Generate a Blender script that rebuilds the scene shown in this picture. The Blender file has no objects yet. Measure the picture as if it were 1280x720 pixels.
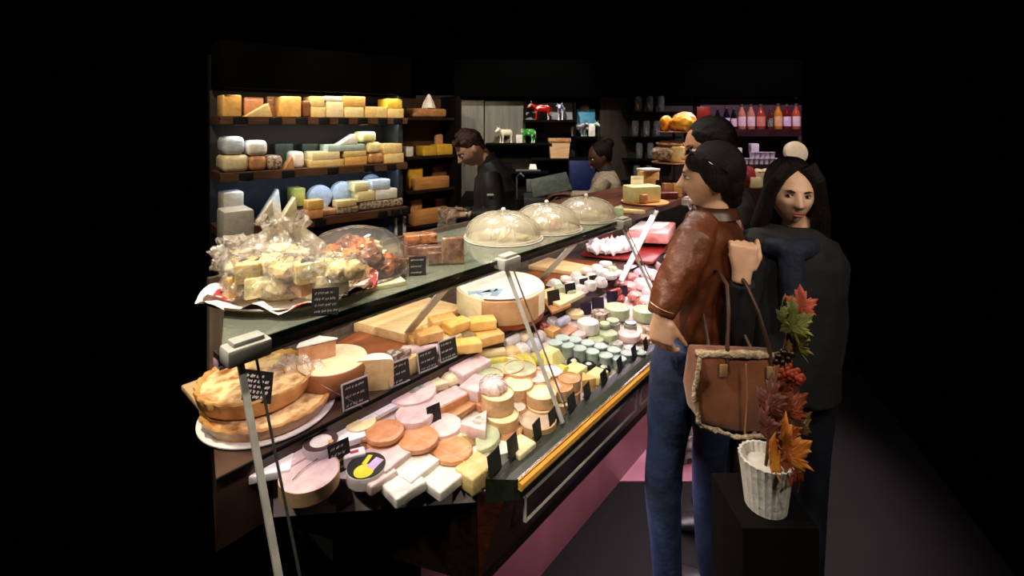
import bpy, bmesh, math, random
from mathutils import Vector, Matrix, noise
random.seed(7)
PI = math.pi
SC = bpy.context.scene
COL = SC.collection
ZC, F, HY = 1.75, 600.0, 154.0          # eye height, focal length in pixels, horizon row
U = Vector((0.649, 0.7607, 0)); N = Vector((0.7607, -0.649, 0))   # along / across the counter
RC = math.atan2(U.y, U.x)

def onz(px, py, z):
    D = (ZC - z) * F / (py - HY)
    return Vector(((px - 640) / F * D, D, z))
def atd(px, py, D):
    return Vector(((px - 640) / F * D, D, ZC - (py - HY) / F * D))
def L(s, n, z): return U * s + N * n + Vector((0, 0, z))
def sn(p): return p.x * U.x + p.y * U.y, p.x * N.x + p.y * N.y

# ---------------------------------------------------------------- materials
MATS = {}
def lin(c):
    if isinstance(c, str):
        c = [int(c[i:i+2], 16) / 255 for i in (0, 2, 4)]
    return tuple(((x / 12.92) if x <= 0.04045 else ((x + 0.055) / 1.055) ** 2.4) for x in c) + (1,)
def nd(nt, t, **kw):
    n = nt.nodes.new(t)
    for k, v in kw.items(): setattr(n, k, v)
    return n
def mat(name, c1, c2=None, scale=20, rough=.5, bump=0, bscale=None, metal=0, sss=0, stretch=None, detail=3, lo=.35, hi=.65, coat=0, spec=.5, sheen=0):
    if name in MATS: return MATS[name]
    m = bpy.data.materials.new(name); m.use_nodes = True
    nt = m.node_tree; b = nt.nodes['Principled BSDF']
    b.inputs['Roughness'].default_value = rough; b.inputs['Metallic'].default_value = metal
    b.inputs['Specular IOR Level'].default_value = spec
    if coat: b.inputs['Coat Weight'].default_value = coat
    if sheen: b.inputs['Sheen Weight'].default_value = sheen
    if sss:
        b.inputs['Subsurface Weight'].default_value = sss; b.inputs['Subsurface Radius'].default_value = (.01, .005, .003)
    tc = nd(nt, 'ShaderNodeTexCoord'); src = tc.outputs['Object']
    if stretch:
        mp = nd(nt, 'ShaderNodeMapping'); mp.inputs['Scale'].default_value = stretch
        nt.links.new(src, mp.inputs[0]); src = mp.outputs[0]
    if c2 is None: c2 = c1; 
    no = nd(nt, 'ShaderNodeTexNoise'); no.inputs['Scale'].default_value = scale; no.inputs['Detail'].default_value = detail
    nt.links.new(src, no.inputs['Vector'])
    cr = nd(nt, 'ShaderNodeValToRGB'); cr.color_ramp.elements[0].position = lo; cr.color_ramp.elements[1].position = hi
    cr.color_ramp.elements[0].color = lin(c1); cr.color_ramp.elements[1].color = lin(c2)
    nt.links.new(no.outputs['Fac'], cr.inputs[0]); nt.links.new(cr.outputs[0], b.inputs['Base Color'])
    if bump:
        n2 = nd(nt, 'ShaderNodeTexNoise'); n2.inputs['Scale'].default_value = bscale or scale * 2; n2.inputs['Detail'].default_value = 4
        nt.links.new(src, n2.inputs['Vector'])
        bp = nd(nt, 'ShaderNodeBump'); bp.inputs['Strength'].default_value = bump; bp.inputs['Distance'].default_value = .01
        nt.links.new(n2.outputs['Fac'], bp.inputs['Height']); nt.links.new(bp.outputs[0], b.inputs['Normal'])
    MATS[name] = m
    return m
def clear(name, tint='ffffff', gloss=.12, diff=0.0, dcol='ffffff', rough=.08, bump=0, bscale=30):
    """thin clear sheet: mostly transparent, some gloss by fresnel, a little milky body"""
    if name in MATS: return MATS[name]
    m = bpy.data.materials.new(name); m.use_nodes = True; nt = m.node_tree
    nt.nodes.remove(nt.nodes['Principled BSDF']); out = nt.nodes['Material Output']
    tr = nd(nt, 'ShaderNodeBsdfTransparent'); tr.inputs[0].default_value = lin(tint)
    gl = nd(nt, 'ShaderNodeBsdfGlossy'); gl.inputs['Roughness'].default_value = rough
    df = nd(nt, 'ShaderNodeBsdfDiffuse'); df.inputs[0].default_value = lin(dcol)
    lw = nd(nt, 'ShaderNodeLayerWeight'); lw.inputs[0].default_value = .5
    fr = nd(nt, 'ShaderNodeMath', operation='POWER'); fr.inputs[1].default_value = 4; nt.links.new(lw.outputs['Facing'], fr.inputs[0])
    ad = nd(nt, 'ShaderNodeMath', operation='ADD'); ad.inputs[1].default_value = gloss; ad.use_clamp = True
    m1 = nd(nt, 'ShaderNodeMixShader'); m2 = nd(nt, 'ShaderNodeMixShader'); m1.inputs[0].default_value = diff
    nt.links.new(tr.outputs[0], m1.inputs[1]); nt.links.new(df.outputs[0], m1.inputs[2])
    nt.links.new(fr.outputs[0], ad.inputs[0]); nt.links.new(ad.outputs[0], m2.inputs[0])
    nt.links.new(m1.outputs[0], m2.inputs[1]); nt.links.new(gl.outputs[0], m2.inputs[2]); nt.links.new(m2.outputs[0], out.inputs[0])
    if bump:
        tc = nd(nt, 'ShaderNodeTexCoord'); vo = nd(nt, 'ShaderNodeTexNoise'); vo.inputs['Scale'].default_value = bscale
        vo.inputs['Detail'].default_value = 2; vo.inputs['Distortion'].default_value = 1.5
        bp = nd(nt, 'ShaderNodeBump'); bp.inputs['Strength'].default_value = bump; bp.inputs['Distance'].default_value = .02
        nt.links.new(tc.outputs['Object'], vo.inputs['Vector']); nt.links.new(vo.outputs['Fac'], bp.inputs['Height'])
        for g in (gl, df, lw): nt.links.new(bp.outputs[0], g.inputs['Normal'])
    MATS[name] = m
    return m
def wood(name, c1, c2, rz=0, scale=8, rough=.5, bump=.1):
    return mat(name, c1, c2, scale=scale, rough=rough, stretch=(1, 9, 9), detail=6, bump=bump)
def emis(name, c, e):
    m = bpy.data.materials.new(name); m.use_nodes = True; b = m.node_tree.nodes['Principled BSDF']
    b.inputs['Base Color'].default_value = lin(c); b.inputs['Emission Color'].default_value = lin(c); b.inputs['Emission Strength'].default_value = e
    MATS[name] = m; return m

# ---------------------------------------------------------------- mesh builders
def B(): return bmesh.new()
def xf(vs, M):
    for v in vs: v.co = M @ v.co
def box(bm, c, s, rz=0, bev=0, seg=2, rot=None, taper=1):
    r = bmesh.ops.create_cube(bm, size=1); vs = r['verts']
    for v in vs:
        k = taper if v.co.z > 0 else 1
        v.co = Vector((v.co.x * s[0] * k, v.co.y * s[1] * k, v.co.z * s[2]))
    if bev:
        es = list({e for v in vs for e in v.link_edges})
        g = bmesh.ops.bevel(bm, geom=es, offset=bev, segments=seg, affect='EDGES', profile=.5)
        vs = list({v for f in g['faces'] for v in f.verts} | {v for v in vs if v.is_valid})
    M = Matrix.Translation(Vector(c)) @ (rot if rot else Matrix.Rotation(rz, 4, 'Z'))
    xf(vs, M); return vs
def bow(bm, p, q, w, h, bev=0):
    """box-section bar from p to q"""
    p, q = Vector(p), Vector(q); d = q - p
    R = d.to_track_quat('X', 'Z').to_matrix().to_4x4()
    return box(bm, (p + q) / 2, (d.length, w, h), rot=R, bev=bev)
def lathe(bm, prof, c=(0, 0, 0), seg=40, a0=0, a1=2 * PI, M=None, nz=0, nf=20, seed=0, sx=1, sy=1):
    full = abs(a1 - a0 - 2 * PI) < 1e-6
    nseg = seg if full else seg + 1
    rows = []
    for r, z in prof:
        if r < 1e-6: rows.append([bm.verts.new((0, 0, z))]); continue
        row = []
        for i in range(nseg):
            a = a0 + (a1 - a0) * i / seg
            rr = r + (nz * noise.noise(Vector((math.cos(a) * nf * .1 * 3, math.sin(a) * nf * .1 * 3, z * nf + seed))) if nz else 0)
            zz = z + (nz * .5 * noise.noise(Vector((math.cos(a) * 2 + seed, math.sin(a) * 2, r * nf * 2))) if nz else 0)
            row.append(bm.verts.new((rr * math.cos(a) * sx, rr * math.sin(a) * sy, zz)))
        rows.append(row)
    for A, Bq in zip(rows, rows[1:]):
        m = nseg if full else nseg - 1
        for i in range(m):
            j = (i + 1) % nseg
            try:
                if len(A) == 1 and len(Bq) == 1: continue
                if len(A) == 1: bm.faces.new((A[0], Bq[j], Bq[i]))
                elif len(Bq) == 1: bm.faces.new((A[i], A[j], Bq[0]))
                else: bm.faces.new((A[i], A[j], Bq[j], Bq[i]))
            except ValueError: pass
    if not full and len(rows) > 2:   # close the cut faces
        for k, s in ((0, 1), (-1, -1)):
            try:
                f = bm.faces.new([r[k] if len(r) > 1 else r[0] for r in rows][::s]); f.material_index = 1
            except ValueError: pass
    vs = [v for r in rows for v in r]
    T = Matrix.Translation(Vector(c))
    xf(vs, T @ M if M else T); return vs
def disc_prof(r, h, b=.004, z0=0):
    return [(0, z0), (r - b, z0), (r, z0 + b), (r, z0 + h - b), (r - b * .3, z0 + h - b * .3), (r - b, z0 + h), (r*.5, z0+h), (0, z0 + h)]
def ell(bm, c, r, M=None, sub=3, nz=0, nf=10, seed=0):
    g = bmesh.ops.create_icosphere(bm, subdivisions=sub, radius=1)['verts']
    for v in g:
        k = 1 + (nz * noise.noise(v.co * nf * .2 + Vector((seed, seed * 1.3, 0))) if nz else 0)
        v.co = Vector((v.co.x * r[0], v.co.y * r[1], v.co.z * r[2])) * k
    T = Matrix.Translation(Vector(c))
    xf(g, T @ M if M else T); return g
def loft(bm, rings, seg=20, cap=True, up=Vector((0, -1, 0))):
    """rings: (centre, rx, ry[, axis]) ; ellipses lie across the path; ry is measured along 'up'"""
    P = [Vector(r[0]) for r in rings]; rows = []
    for i, r in enumerate(rings):
        if len(r) > 3 and r[3] is not None: d = Vector(r[3]).normalized()
        else: d = (P[min(i + 1, len(P) - 1)] - P[max(i - 1, 0)]).normalized()
        u = (up - d * up.dot(d))
        if u.length < 1e-3: u = Vector((1, 0, 0)) - d * d.x
        u.normalize(); w = d.cross(u)
        rows.append([bm.verts.new(P[i] + w * (r[1] * math.cos(2 * PI * k / seg)) + u * (r[2] * math.sin(2 * PI * k / seg))) for k in range(seg)])
    for A, Bq in zip(rows, rows[1:]):
        for k in range(seg):
            j = (k + 1) % seg; bm.faces.new((A[k], A[j], Bq[j], Bq[k]))
    if cap: bm.faces.new(rows[0][::-1]); bm.faces.new(rows[-1])
    return [v for r in rows for v in r]
def cap_(bm, p, q, r0, r1):
    p, q = Vector(p), Vector(q); d = (q - p).normalized()
    rg = [(p - d * r0 * math.cos(a), r0 * math.sin(a) + 1e-4, r0 * math.sin(a) + 1e-4, d) for a in (0.05, .5, 1.0)]
    rg += [(p, r0, r0, d), (q, r1, r1, d)] + [(q + d * r1 * math.cos(a), r1 * math.sin(a) + 1e-4, r1 * math.sin(a) + 1e-4, d) for a in (1.0, .5, .05)]
    return loft(bm, rg, 12)
def tube(bm, pts, r, seg=8):
    pts = [Vector(p) for p in pts]
    return loft(bm, [(p, r if not hasattr(r, '__len__') else r[i], r if not hasattr(r, '__len__') else r[i]) for i, p in enumerate(pts)], seg, up=Vector((.3, .2, 1)))
def prism(bm, poly, z0, z1, bev=0):
    a = [bm.verts.new((x, y, z0)) for x, y in poly]; b = [bm.verts.new((x, y, z1)) for x, y in poly]
    n = len(poly); fs = [bm.faces.new(a[::-1]), bm.faces.new(b)]
    for i in range(n): fs.append(bm.faces.new((a[i], a[(i + 1) % n], b[(i + 1) % n], b[i])))
    vs = a + b
    if bev:
        es = list({e for f in fs for e in f.edges})
        g = bmesh.ops.bevel(bm, geom=es, offset=bev, segments=2, affect='EDGES', profile=.5)
        vs = list({v for f in g['faces'] for v in f.verts} | {v for v in vs if v.is_valid})
    return vs
def done(name, bm, m, parent=None, loc=None, rz=0, ang=40, flip=False):
    bmesh.ops.recalc_face_normals(bm, faces=bm.faces[:])
    me = bpy.data.meshes.new(name); bm.to_mesh(me); bm.free()
    ms = m if isinstance(m, (list, tuple)) else [m]
    for x in ms: me.materials.append(x)
    me.polygons.foreach_set('use_smooth', [True] * len(me.polygons))
    try: me.set_sharp_from_angle(angle=math.radians(ang))
    except Exception: pass
    o = bpy.data.objects.new(name, me); COL.objects.link(o)
    if parent: o.parent = parent
    if loc is not None: o.location = loc
    if rz: o.rotation_euler = (0, 0, rz)
    return o
def tag(o, label, cat, group=None):
    o['label'] = label; o['category'] = cat
    if group: o['group'] = group
    return o
def thing(name, label, cat, loc=(0, 0, 0), rz=0, group=None):
    o = bpy.data.objects.new(name, None); COL.objects.link(o); o.empty_display_size = .05
    o.location = loc; o.rotation_euler = (0, 0, rz)
    return tag(o, label, cat, group)
def struct(o): o['kind'] = 'structure'; return o
def dup(root, loc, rz=0, label=None, scale=None):
    def cp(o, par):
        c = o.copy(); COL.objects.link(c)
        if par: c.parent = par
        for ch in list(KIDS.get(o.name, o.children)): cp(ch, c)
        return c
    r = cp(root, None); r.location = loc; r.rotation_euler = (0, 0, rz)
    if label: r['label'] = label
    if scale: r.scale = scale
    return r
KIDS = {}
ORD = ['first', 'second', 'third', 'fourth', 'fifth', 'sixth', 'seventh', 'eighth', 'ninth', 'tenth', 'eleventh', 'twelfth', 'thirteenth', 'fourteenth', 'fifteenth', 'sixteenth', 'seventeenth', 'eighteenth', 'nineteenth', 'twentieth', 'twenty-first', 'twenty-second']

# ---------------------------------------------------------------- palette
m_black = mat('near_black_board', '060504', '0a0807', rough=.8, spec=.1)
m_dkwood = wood('dark_walnut', '1a100a', '2c1b11', rough=.5)
m_shelfw = wood('shelf_brown', '4a3122', '63452f', rough=.45)
m_light = wood('pale_beech', 'd9b27c', 'e8c896', rough=.45)
m_midw = wood('warm_oak', 'b07a42', 'c9935a', rough=.45)
m_rail = wood('golden_rail', 'b97f2c', 'd9a24a', rough=.3)
m_terra = mat('terracotta_stone', '7a3f25', '96552f', scale=14, rough=.35)
m_greyw = mat('grey_brown_panel', '4c4238', '60564a', scale=5, rough=.4, stretch=(9, 9, 1))
m_slate = mat('slate_black_card', '15130f', '24211c', scale=40, rough=.55)
m_chalk = mat('chalk_writing', 'd8d4c8', 'f0ece0', rough=.9)
m_steel = mat('brushed_steel', '9a9a98', 'b8b8b4', scale=60, rough=.28, metal=.9)
m_satin = mat('satin_grey_fitting', 'a8a69c', 'bcbab0', scale=30, rough=.4)
m_chrome = mat('bright_chrome', 'dcdcdc', 'ffffff', rough=.15, metal=1)
m_sill = mat('dark_green_sill', '23281f', '30352b', scale=25, rough=.35)
m_riser = mat('riser_brown_stone', '3a2a20', '4e3a2c', scale=10, rough=.3)
m_paper = mat('white_paper', 'efe9e0', 'ffffff', scale=18, rough=.7, bump=.25)
m_pane = clear('display_glass', 'ffffff', gloss=.0, rough=.02)
m_deckg = clear('deck_glass', 'c8d8cc', gloss=.06, diff=.3, dcol='b8bfae', rough=.06)  # pale diffuse share stands in for reflections on the glass
m_edge = mat('green_glass_edge', '0d2014', '16301f', rough=.1)
m_film = clear('cling_film', 'ffffff', gloss=.05, diff=.06, rough=.12, bump=1.0, bscale=26)
m_bag = clear('crinkled_bag_film', 'ffffff', gloss=.10, diff=.24, dcol='fff2e0', rough=.2, bump=1.0, bscale=18)
m_dome = clear('clear_dome_plastic', 'fffaf5', gloss=.09, diff=.07, rough=.05, bump=.15, bscale=8)
m_mesh = clear('milky_food_cover', 'fbf6e8', gloss=.05, diff=.52, dcol='cfc7b0', rough=.25, bump=.4, bscale=14)
def ch(name, a, b=None, **k):
    k.setdefault('rough', .38); k.setdefault('bump', .3); k.setdefault('scale', 30); k.setdefault('coat', .25)
    return mat(name, a, b or a, **k)
c_cream = ch('cream_cheese_paste', 'ead9a8', 'f3e6c0')
c_yel = ch('yellow_cheese_paste', 'deC07a'.lower(), 'ecd49a')
c_gold = ch('golden_cheese', 'dca656', 'eabc74')
c_white = ch('white_cheese', 'dcd8cc', 'f0ece4')
c_pinkw = ch('pale_pink_rind', 'dcbcb8', 'ecd4d0')
c_org = ch('orange_rind', 'cf8a55', 'e0a274')
c_tan = ch('tan_rind', 'a9774a', 'c6946a')
c_brown = ch('brown_rind', '6b4128', '8a5a38')
c_grey = ch('grey_mould_rind', '8c8a80', 'c8c4b8', scale=50, lo=.4, hi=.6)
c_bluei = ch('bluish_white_rind', 'bccadd', 'd8e2ee')
c_lime = ch('lime_yellow_rind', 'b8b030', 'd6cc58')
c_green = ch('pale_green_rind', 'a8b48a', 'c2caa6')
c_mint = mat('mint_plastic', 'a2bcb2', 'bccec6', rough=.25)
c_ivory = ch('ivory_butter', 'eedc98', 'f6e8b4')
c_rindm = ch('mottled_rind', '6a5c50', 'bca890', scale=60, lo=.45, hi=.55)
c_ham = ch('pink_ham', 'c9766c', 'e8aca2', scale=14, rough=.3)
c_hamd = ch('dark_red_meat', '7c2a20', 'a8483a', scale=16, rough=.3)
c_boxw = wood('thin_wood_box', 'c99f70', 'dbb68a')
m_blk = c_blk = mat('matte_black_plastic', '141416', '1e1e20', rough=.3)
c_crust = ch('baked_crust', '9a6428', 'd0994e', scale=22, bump=.8)
c_nougat = ch('caramel_nougat', 'a5521c', 'd98a3a', scale=45, rough=.2, bump=.4, lo=.4, hi=.6)
c_choc = ch('dark_nougat', '5a301c', '8e5a36', scale=45, rough=.25, bump=.3)
# ================================================================ camera, world, lights
cam = bpy.data.cameras.new('camera'); co = bpy.data.objects.new('camera', cam); COL.objects.link(co)
co.location = (0, 0, ZC); co.rotation_euler = (PI / 2, 0, 0)
cam.sensor_width = 36; cam.lens = 36 * F / 1280; cam.shift_y = -(360.5 - HY) / 1280; cam.clip_start = .05
SC.camera = co
w = bpy.data.worlds.new('world'); SC.world = w; w.use_nodes = True
w.node_tree.nodes['Background'].inputs[0].default_value = (.9, .7, .5, 1); w.node_tree.nodes['Background'].inputs[1].default_value = 0.0
SC.view_settings.view_transform = 'Standard'; SC.view_settings.look = 'None'; SC.view_settings.gamma = 1; SC.view_settings.exposure = 0
SC.view_settings.use_curve_mapping = False
def spot(name, loc, tgt, e, col, ang=60, blend=.6, r=.04):
    l = bpy.data.lights.new(name, 'SPOT'); l.energy = e; l.color = col; l.spot_size = math.radians(ang); l.spot_blend = blend; l.shadow_soft_size = r
    o = bpy.data.objects.new(name, l); COL.objects.link(o); o.location = loc
    o.rotation_euler = (Vector(tgt) - Vector(loc)).to_track_quat('-Z', 'Y').to_euler(); return o
def area(name, loc, tgt, e, col, sx, sy, roll=0):
    l = bpy.data.lights.new(name, 'AREA'); l.energy = e; l.color = col; l.shape = 'RECTANGLE'; l.size = sx; l.size_y = sy
    o = bpy.data.objects.new(name, l); COL.objects.link(o); o.location = loc
    d = (Vector(tgt) - Vector(loc)).normalized(); q = d.to_track_quat('-Z', 'Y').to_matrix()
    o.rotation_euler = (q @ Matrix.Rotation(roll, 3, 'Z')).to_euler(); return o
WARM = (1, .80, .56); SOFT = (1, .88, .72); PINK = (1, .77, .90)
# ceiling spots over the deck and the display
spot('overhead_spot', (-.9, .9, 2.75), (-.5, 1.25, 1.3), 165, SOFT, 62)
spot('overhead_spot', (-.2, 1.3, 2.75), (-.1, 1.7, 1.3), 70, SOFT, 62)
spot('overhead_spot', (.5, 1.9, 2.75), (.35, 2.1, 1.3), 50, SOFT, 65)
spot('overhead_spot', (1.2, 2.5, 2.75), (.9, 2.8, 1.2), 45, WARM, 60)
spot('overhead_spot', (-.5, 2.6, 2.75), (-.05, 1.3, .85), 50, (1, .86, .78), 55)
spot('overhead_spot', (.2, 3.0, 2.75), (.45, 1.9, .85), 60, (1, .88, .82), 50)
# washing the cheese wall
spot('overhead_spot', (-1.6, 2.1, 2.7), (-1.6, 3.2, 1.6), 62, WARM, 75)
spot('overhead_spot', (-.8, 2.5, 2.7), (-1.0, 3.8, 1.6), 62, WARM, 75)
spot('overhead_spot', (-.2, 3.0, 2.7), (-.6, 4.2, 1.5), 30, WARM, 60)
# back of the shop
spot('overhead_spot', (.2, 3.5, 2.9), (.1, 4.7, 1.9), 110, (1, .92, .82), 70)
spot('overhead_spot', (.5, 3.0, 2.9), (.7, 3.9, 1.4), 70, SOFT, 60)
spot('overhead_spot', (2.2, 3.4, 2.9), (2.3, 4.7, 1.5), 90, (1, .85, .9), 75)
spot('overhead_spot', (1.5, 2.9, 2.9), (1.1, 3.0, 1.5), 40, WARM, 60)
# customers' side
spot('overhead_spot', (1.15, .35, 2.6), (1.1, 1.7, 1.35), 30, (1, .84, .68), 60)
spot('overhead_spot', (-.9, 2.2, 2.75), (-.2, 3.1, 1.45), 60, SOFT, 60)
spot('overhead_spot', (1.9, 3.2, 2.75), (.8, 2.5, 0), 210, (1, .78, .86), 50)  # added fill to brighten the pink floor and plinth
spot('overhead_spot', (.9, 3.4, 2.8), (.8, 2.6, 0), 80, (1, .78, .86), 50)  # second added fill aimed at the floor
spot('overhead_spot', (1.5, .3, 2.3), (.75, 1.5, .75), 30, SOFT, 60)  # added to lift the bars below the rail

spot('overhead_spot', (.05, .25, 2.6), (.35, 1.4, .8), 34, SOFT, 42)  # added fill for the fascia and bag bars
spot('overhead_spot', (.35, .35, 2.65), (1.0, 1.7, 1.45), 36, SOFT, 30)  # added to brighten the dark haired woman's face
spot('overhead_spot', (-.9, .2, 2.6), (-.45, 1.05, 1.1), 42, SOFT, 40)  # added to brighten the near left clamp
l_ = area('plinth_fill', L(2.1, -.93, .56), L(2.1, -.93, 0), 5, (1, .80, .88), 1.9, .05); l_.rotation_euler = (0, 0, RC)  # added fill for plinth and floor, no known fixture here
l_ = area('plinth_fill', L(2.1, -.84, .55), L(2.1, -.84, 0), 5, (1, .82, .88), 1.9, .03); l_.rotation_euler = (0, 0, RC)  # second added fill strip below the counter body
# strip lamp under the deck lights the products
a = L(1.35, -1.10, 1.272)
area('deck_strip', a, a + Vector((.12 * N.x, .12 * N.y, -1)), 8, PINK, 2.1, .04, 0)
bpy.data.objects['deck_strip'].rotation_euler = (0, 0, RC)
for s_, n_, e_, c_, ln in ((2.75, -1.10, 4.5, PINK, 1.2), (1.4, -1.30, 3.2, (1, .9, .76), 1.9), (2.7, -1.30, 3.2, (1, .85, .85), 1.2)):  # the rear strips are added to brighten goods on the riser
    l_ = area('deck_strip', L(s_, n_, 1.262), L(s_, n_, 0), e_, c_, ln, .04); l_.rotation_euler = (0, 0, RC)

# ================================================================ room shell
WD = Vector((.93, .83, 0)).normalized(); WN = Vector((WD.y, -WD.x, 0)) * -1    # shelf wall direction / away from room
if WN.y < 0: WN = -WN
W0 = Vector((-1.74, 2.9, 0)); RW = math.atan2(WD.y, WD.x)
def WP(t, d, z): return W0 + WD * t + WN * d + Vector((0, 0, z))
WL = (Vector((-.8125, 3.73, 0)) - W0).length
def quadbox(p, q, thick, z0, z1, away):
    bm = B(); a = Vector(p); b = Vector(q); t = away.normalized() * thick
    prism(bm, [(a.x, a.y), (b.x, b.y), (b.x + t.x, b.y + t.y), (a.x + t.x, a.y + t.y)], z0, z1); return bm
struct(done('wall_left', quadbox(WP(-.02, .34, 0), WP(WL + .1, .34, 0), .08, 0, 2.2, WN), m_black))
m_void = mat('black_as_unlit', '020202', '030303', rough=.9, spec=.02)  # black colour makes the header read as unlit where spots reach it
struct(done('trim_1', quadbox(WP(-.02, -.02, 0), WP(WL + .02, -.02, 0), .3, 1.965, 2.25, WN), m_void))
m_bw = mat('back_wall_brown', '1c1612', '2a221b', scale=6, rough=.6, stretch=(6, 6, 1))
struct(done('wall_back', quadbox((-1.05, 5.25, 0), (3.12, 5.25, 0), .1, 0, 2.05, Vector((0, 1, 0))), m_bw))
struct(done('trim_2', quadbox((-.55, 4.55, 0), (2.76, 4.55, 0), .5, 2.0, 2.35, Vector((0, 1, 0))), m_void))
m_floor = mat('dark_floor_tile', '070606', '0b0909', scale=8, rough=.7, spec=.2)
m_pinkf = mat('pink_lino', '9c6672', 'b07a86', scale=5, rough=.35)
bm = B(); prism(bm, [(.25, .5), (1.5, .5), (3.1, 5.35), (-1.9, 5.35), (-2.2, 3.2), (-.7, 1.9)], -.05, 0)
struct(done('floor', bm, m_floor))
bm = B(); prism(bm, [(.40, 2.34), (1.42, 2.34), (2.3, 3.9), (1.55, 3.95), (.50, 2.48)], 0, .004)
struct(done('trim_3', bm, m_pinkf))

# ================================================================ counter
cnt = thing('display_counter', 'long refrigerated cheese counter with glass front and wooden front rail', 'counter', L(1.3, -1.2, 0), RC)
inv = Matrix.Rotation(-RC, 4, 'Z') @ Matrix.Translation(-L(1.3, -1.2, 0))
def cpart(name, bm, m, label=None, parent=cnt, ang=40):
    bmesh.ops.transform(bm, matrix=inv, verts=bm.verts[:]); o = done(name, bm, m, cnt, ang=ang)
    if label: o['label'] = label
    return o
def hull(bm, pts):   # 8 points: 4 bottom, 4 top
    v = [bm.verts.new(p) for p in pts]
    for f in ((3, 2, 1, 0), (4, 5, 6, 7), (0, 1, 5, 4), (1, 2, 6, 5), (2, 3, 7, 6), (3, 0, 4, 7)): bm.faces.new([v[i] for i in f])
SE = 3.4
def nearS(n):            # near end of the counter: a straight frontal end panel at Y about 1.1 to 1.22
    Y = 1.13 + (n + 1.20) * .22
    return (Y + .649 * n) / .7607
def rs(n): return .386 + (-1.196 - n) * .282
def zt(n): return .897 + (n + 1.195) / .36 * (-.080)     # sloping display floor
# body
bm = B(); n0, n1 = -1.66, -.85
hull(bm, [L(rs(n0) + .02, n0, .57), L(SE, n0, .57), L(SE, n1, .57), L(nearS(n1) + .02, n1, .57), L(rs(n0) + .02, n0, .79), L(SE, n0, .79), L(SE, n1, .79), L(nearS(n1) + .02, n1, .79)])
cpart('body', bm, m_dkwood)
bm = B(); hull(bm, [L(.9, -1.62, 0), L(SE, -1.62, 0), L(SE, -1.12, 0), L(.9, -1.12, 0), L(.9, -1.62, .57), L(SE, -1.62, .57), L(SE, -1.12, .57), L(.9, -1.12, .57)])
cpart('plinth', bm, mat('mauve_plinth', '6a3c44', '7a4850', scale=4, rough=.35))
# sloping display floor and sill
m_tray = mat('pale_display_floor', 'd9c9c4', 'e8dcd8', scale=8, rough=.35)
bm = B(); a, b = -1.20, -.835
e_ = .05
hull(bm, [L(nearS(a) + e_, a, .79), L(SE, a, .79), L(SE, b, .79), L(nearS(b) + .01, b, .79), L(nearS(a) + e_, a, zt(a)), L(SE, a, zt(a)), L(SE, b, zt(b)), L(nearS(b) + .01, b, zt(b))])
cpart('display_floor', bm, m_tray)
bm = B(); a, b = -.836, -.778
hull(bm, [L(nearS(a), a, .79), L(SE, a, .79), L(SE, b, .79), L(nearS(b), b, .79), L(nearS(a), a, .852), L(SE, a, .852), L(SE, b, .840), L(nearS(b), b, .840)])
cpart('sill', bm, m_sill)
bm = B(); rg = []
s0 = nearS(-.785)
for z, n in ((.820, -.778), (.838, -.778), (.840, -.772), (.837, -.765), (.828, -.762), (.820, -.766)): rg.append((n, z))
v0 = [bm.verts.new(L(s0, n, z)) for n, z in rg]; v1 = [bm.verts.new(L(SE, n, z)) for n, z in rg]
for i in range(len(rg)):
    j = (i + 1) % len(rg); bm.faces.new((v0[i], v0[j], v1[j], v1[i]))
bm.faces.new(v0); bm.faces.new(v1)
cpart('wooden_rail', bm, m_rail, 'golden wooden bumper rail')
bm = B(); bow(bm, L(s0, -.780, .8435), L(SE, -.780, .8435), .006, .005); cpart('metal_strip', bm, m_chrome)
bm = B(); hull(bm, [L(nearS(-.845), -.85, .6), L(SE, -.85, .6), L(SE, -.82, .74), L(nearS(-.82), -.82, .74), L(nearS(-.85), -.851, .815), L(SE, -.851, .815), L(SE, -.80, .812), L(nearS(-.80), -.80, .812)])
cpart('front_fascia', bm, wood('reddish_fascia', '3a1c0e', '52291a', rough=.35))
# bag shelf frames under the rail
for i, (sa, sb) in enumerate(((.98, 1.62), (1.66, 2.4), (2.44, 3.2))):
    bm = B()
    for z in (.768, .705): tube(bm, [L(sa, -.79, z), L(sb, -.79, z)], .004)
    for s in (sa, sb): tube(bm, [L(s, -.792, .768), L(s, -.792, .705)], .005)
    cpart('bag_bar', bm, mat('chrome_shine_pale', 'd8d0c8', 'f0ece4', rough=.3))  # bright shine of chrome bars put in as pale diffuse colour
# riser (rear shelf of the display)
ZR = .95
bm = B(); a, b = -1.65, -1.2
hull(bm, [L(rs(a), a, .79), L(SE, a, .79), L(SE, b, .79), L(rs(b), b, .79), L(rs(a), a, ZR), L(SE, a, ZR), L(SE, b, ZR), L(rs(b), b, ZR)])
cpart('riser', bm, m_riser)
bm = B(); bow(bm, L(rs(b), -1.197, ZR + .001), L(SE, -1.197, ZR + .001), .006, .008); cpart('riser_edge', bm, m_black)
# back panel with pegs
bm = B(); a = -1.66
hull(bm, [L(rs(a), a - .02, .8), L(SE, a - .02, .8), L(SE, a, .8), L(rs(a), a, .8), L(rs(a), a - .02, 1.272), L(SE, a - .02, 1.272), L(SE, a, 1.272), L(rs(a), a, 1.272)])
cpart('back_panel', bm, m_greyw)
for px, py in ((369, 443),):
    p = onz(px, py, 1.0); s_, n_ = sn(p)
    bm = B(); tube(bm, [L(s_ - .12, -1.655, 1.0), L(s_ - .12, -1.62, 1.005)], .006); cpart('peg', bm, m_paper)
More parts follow.
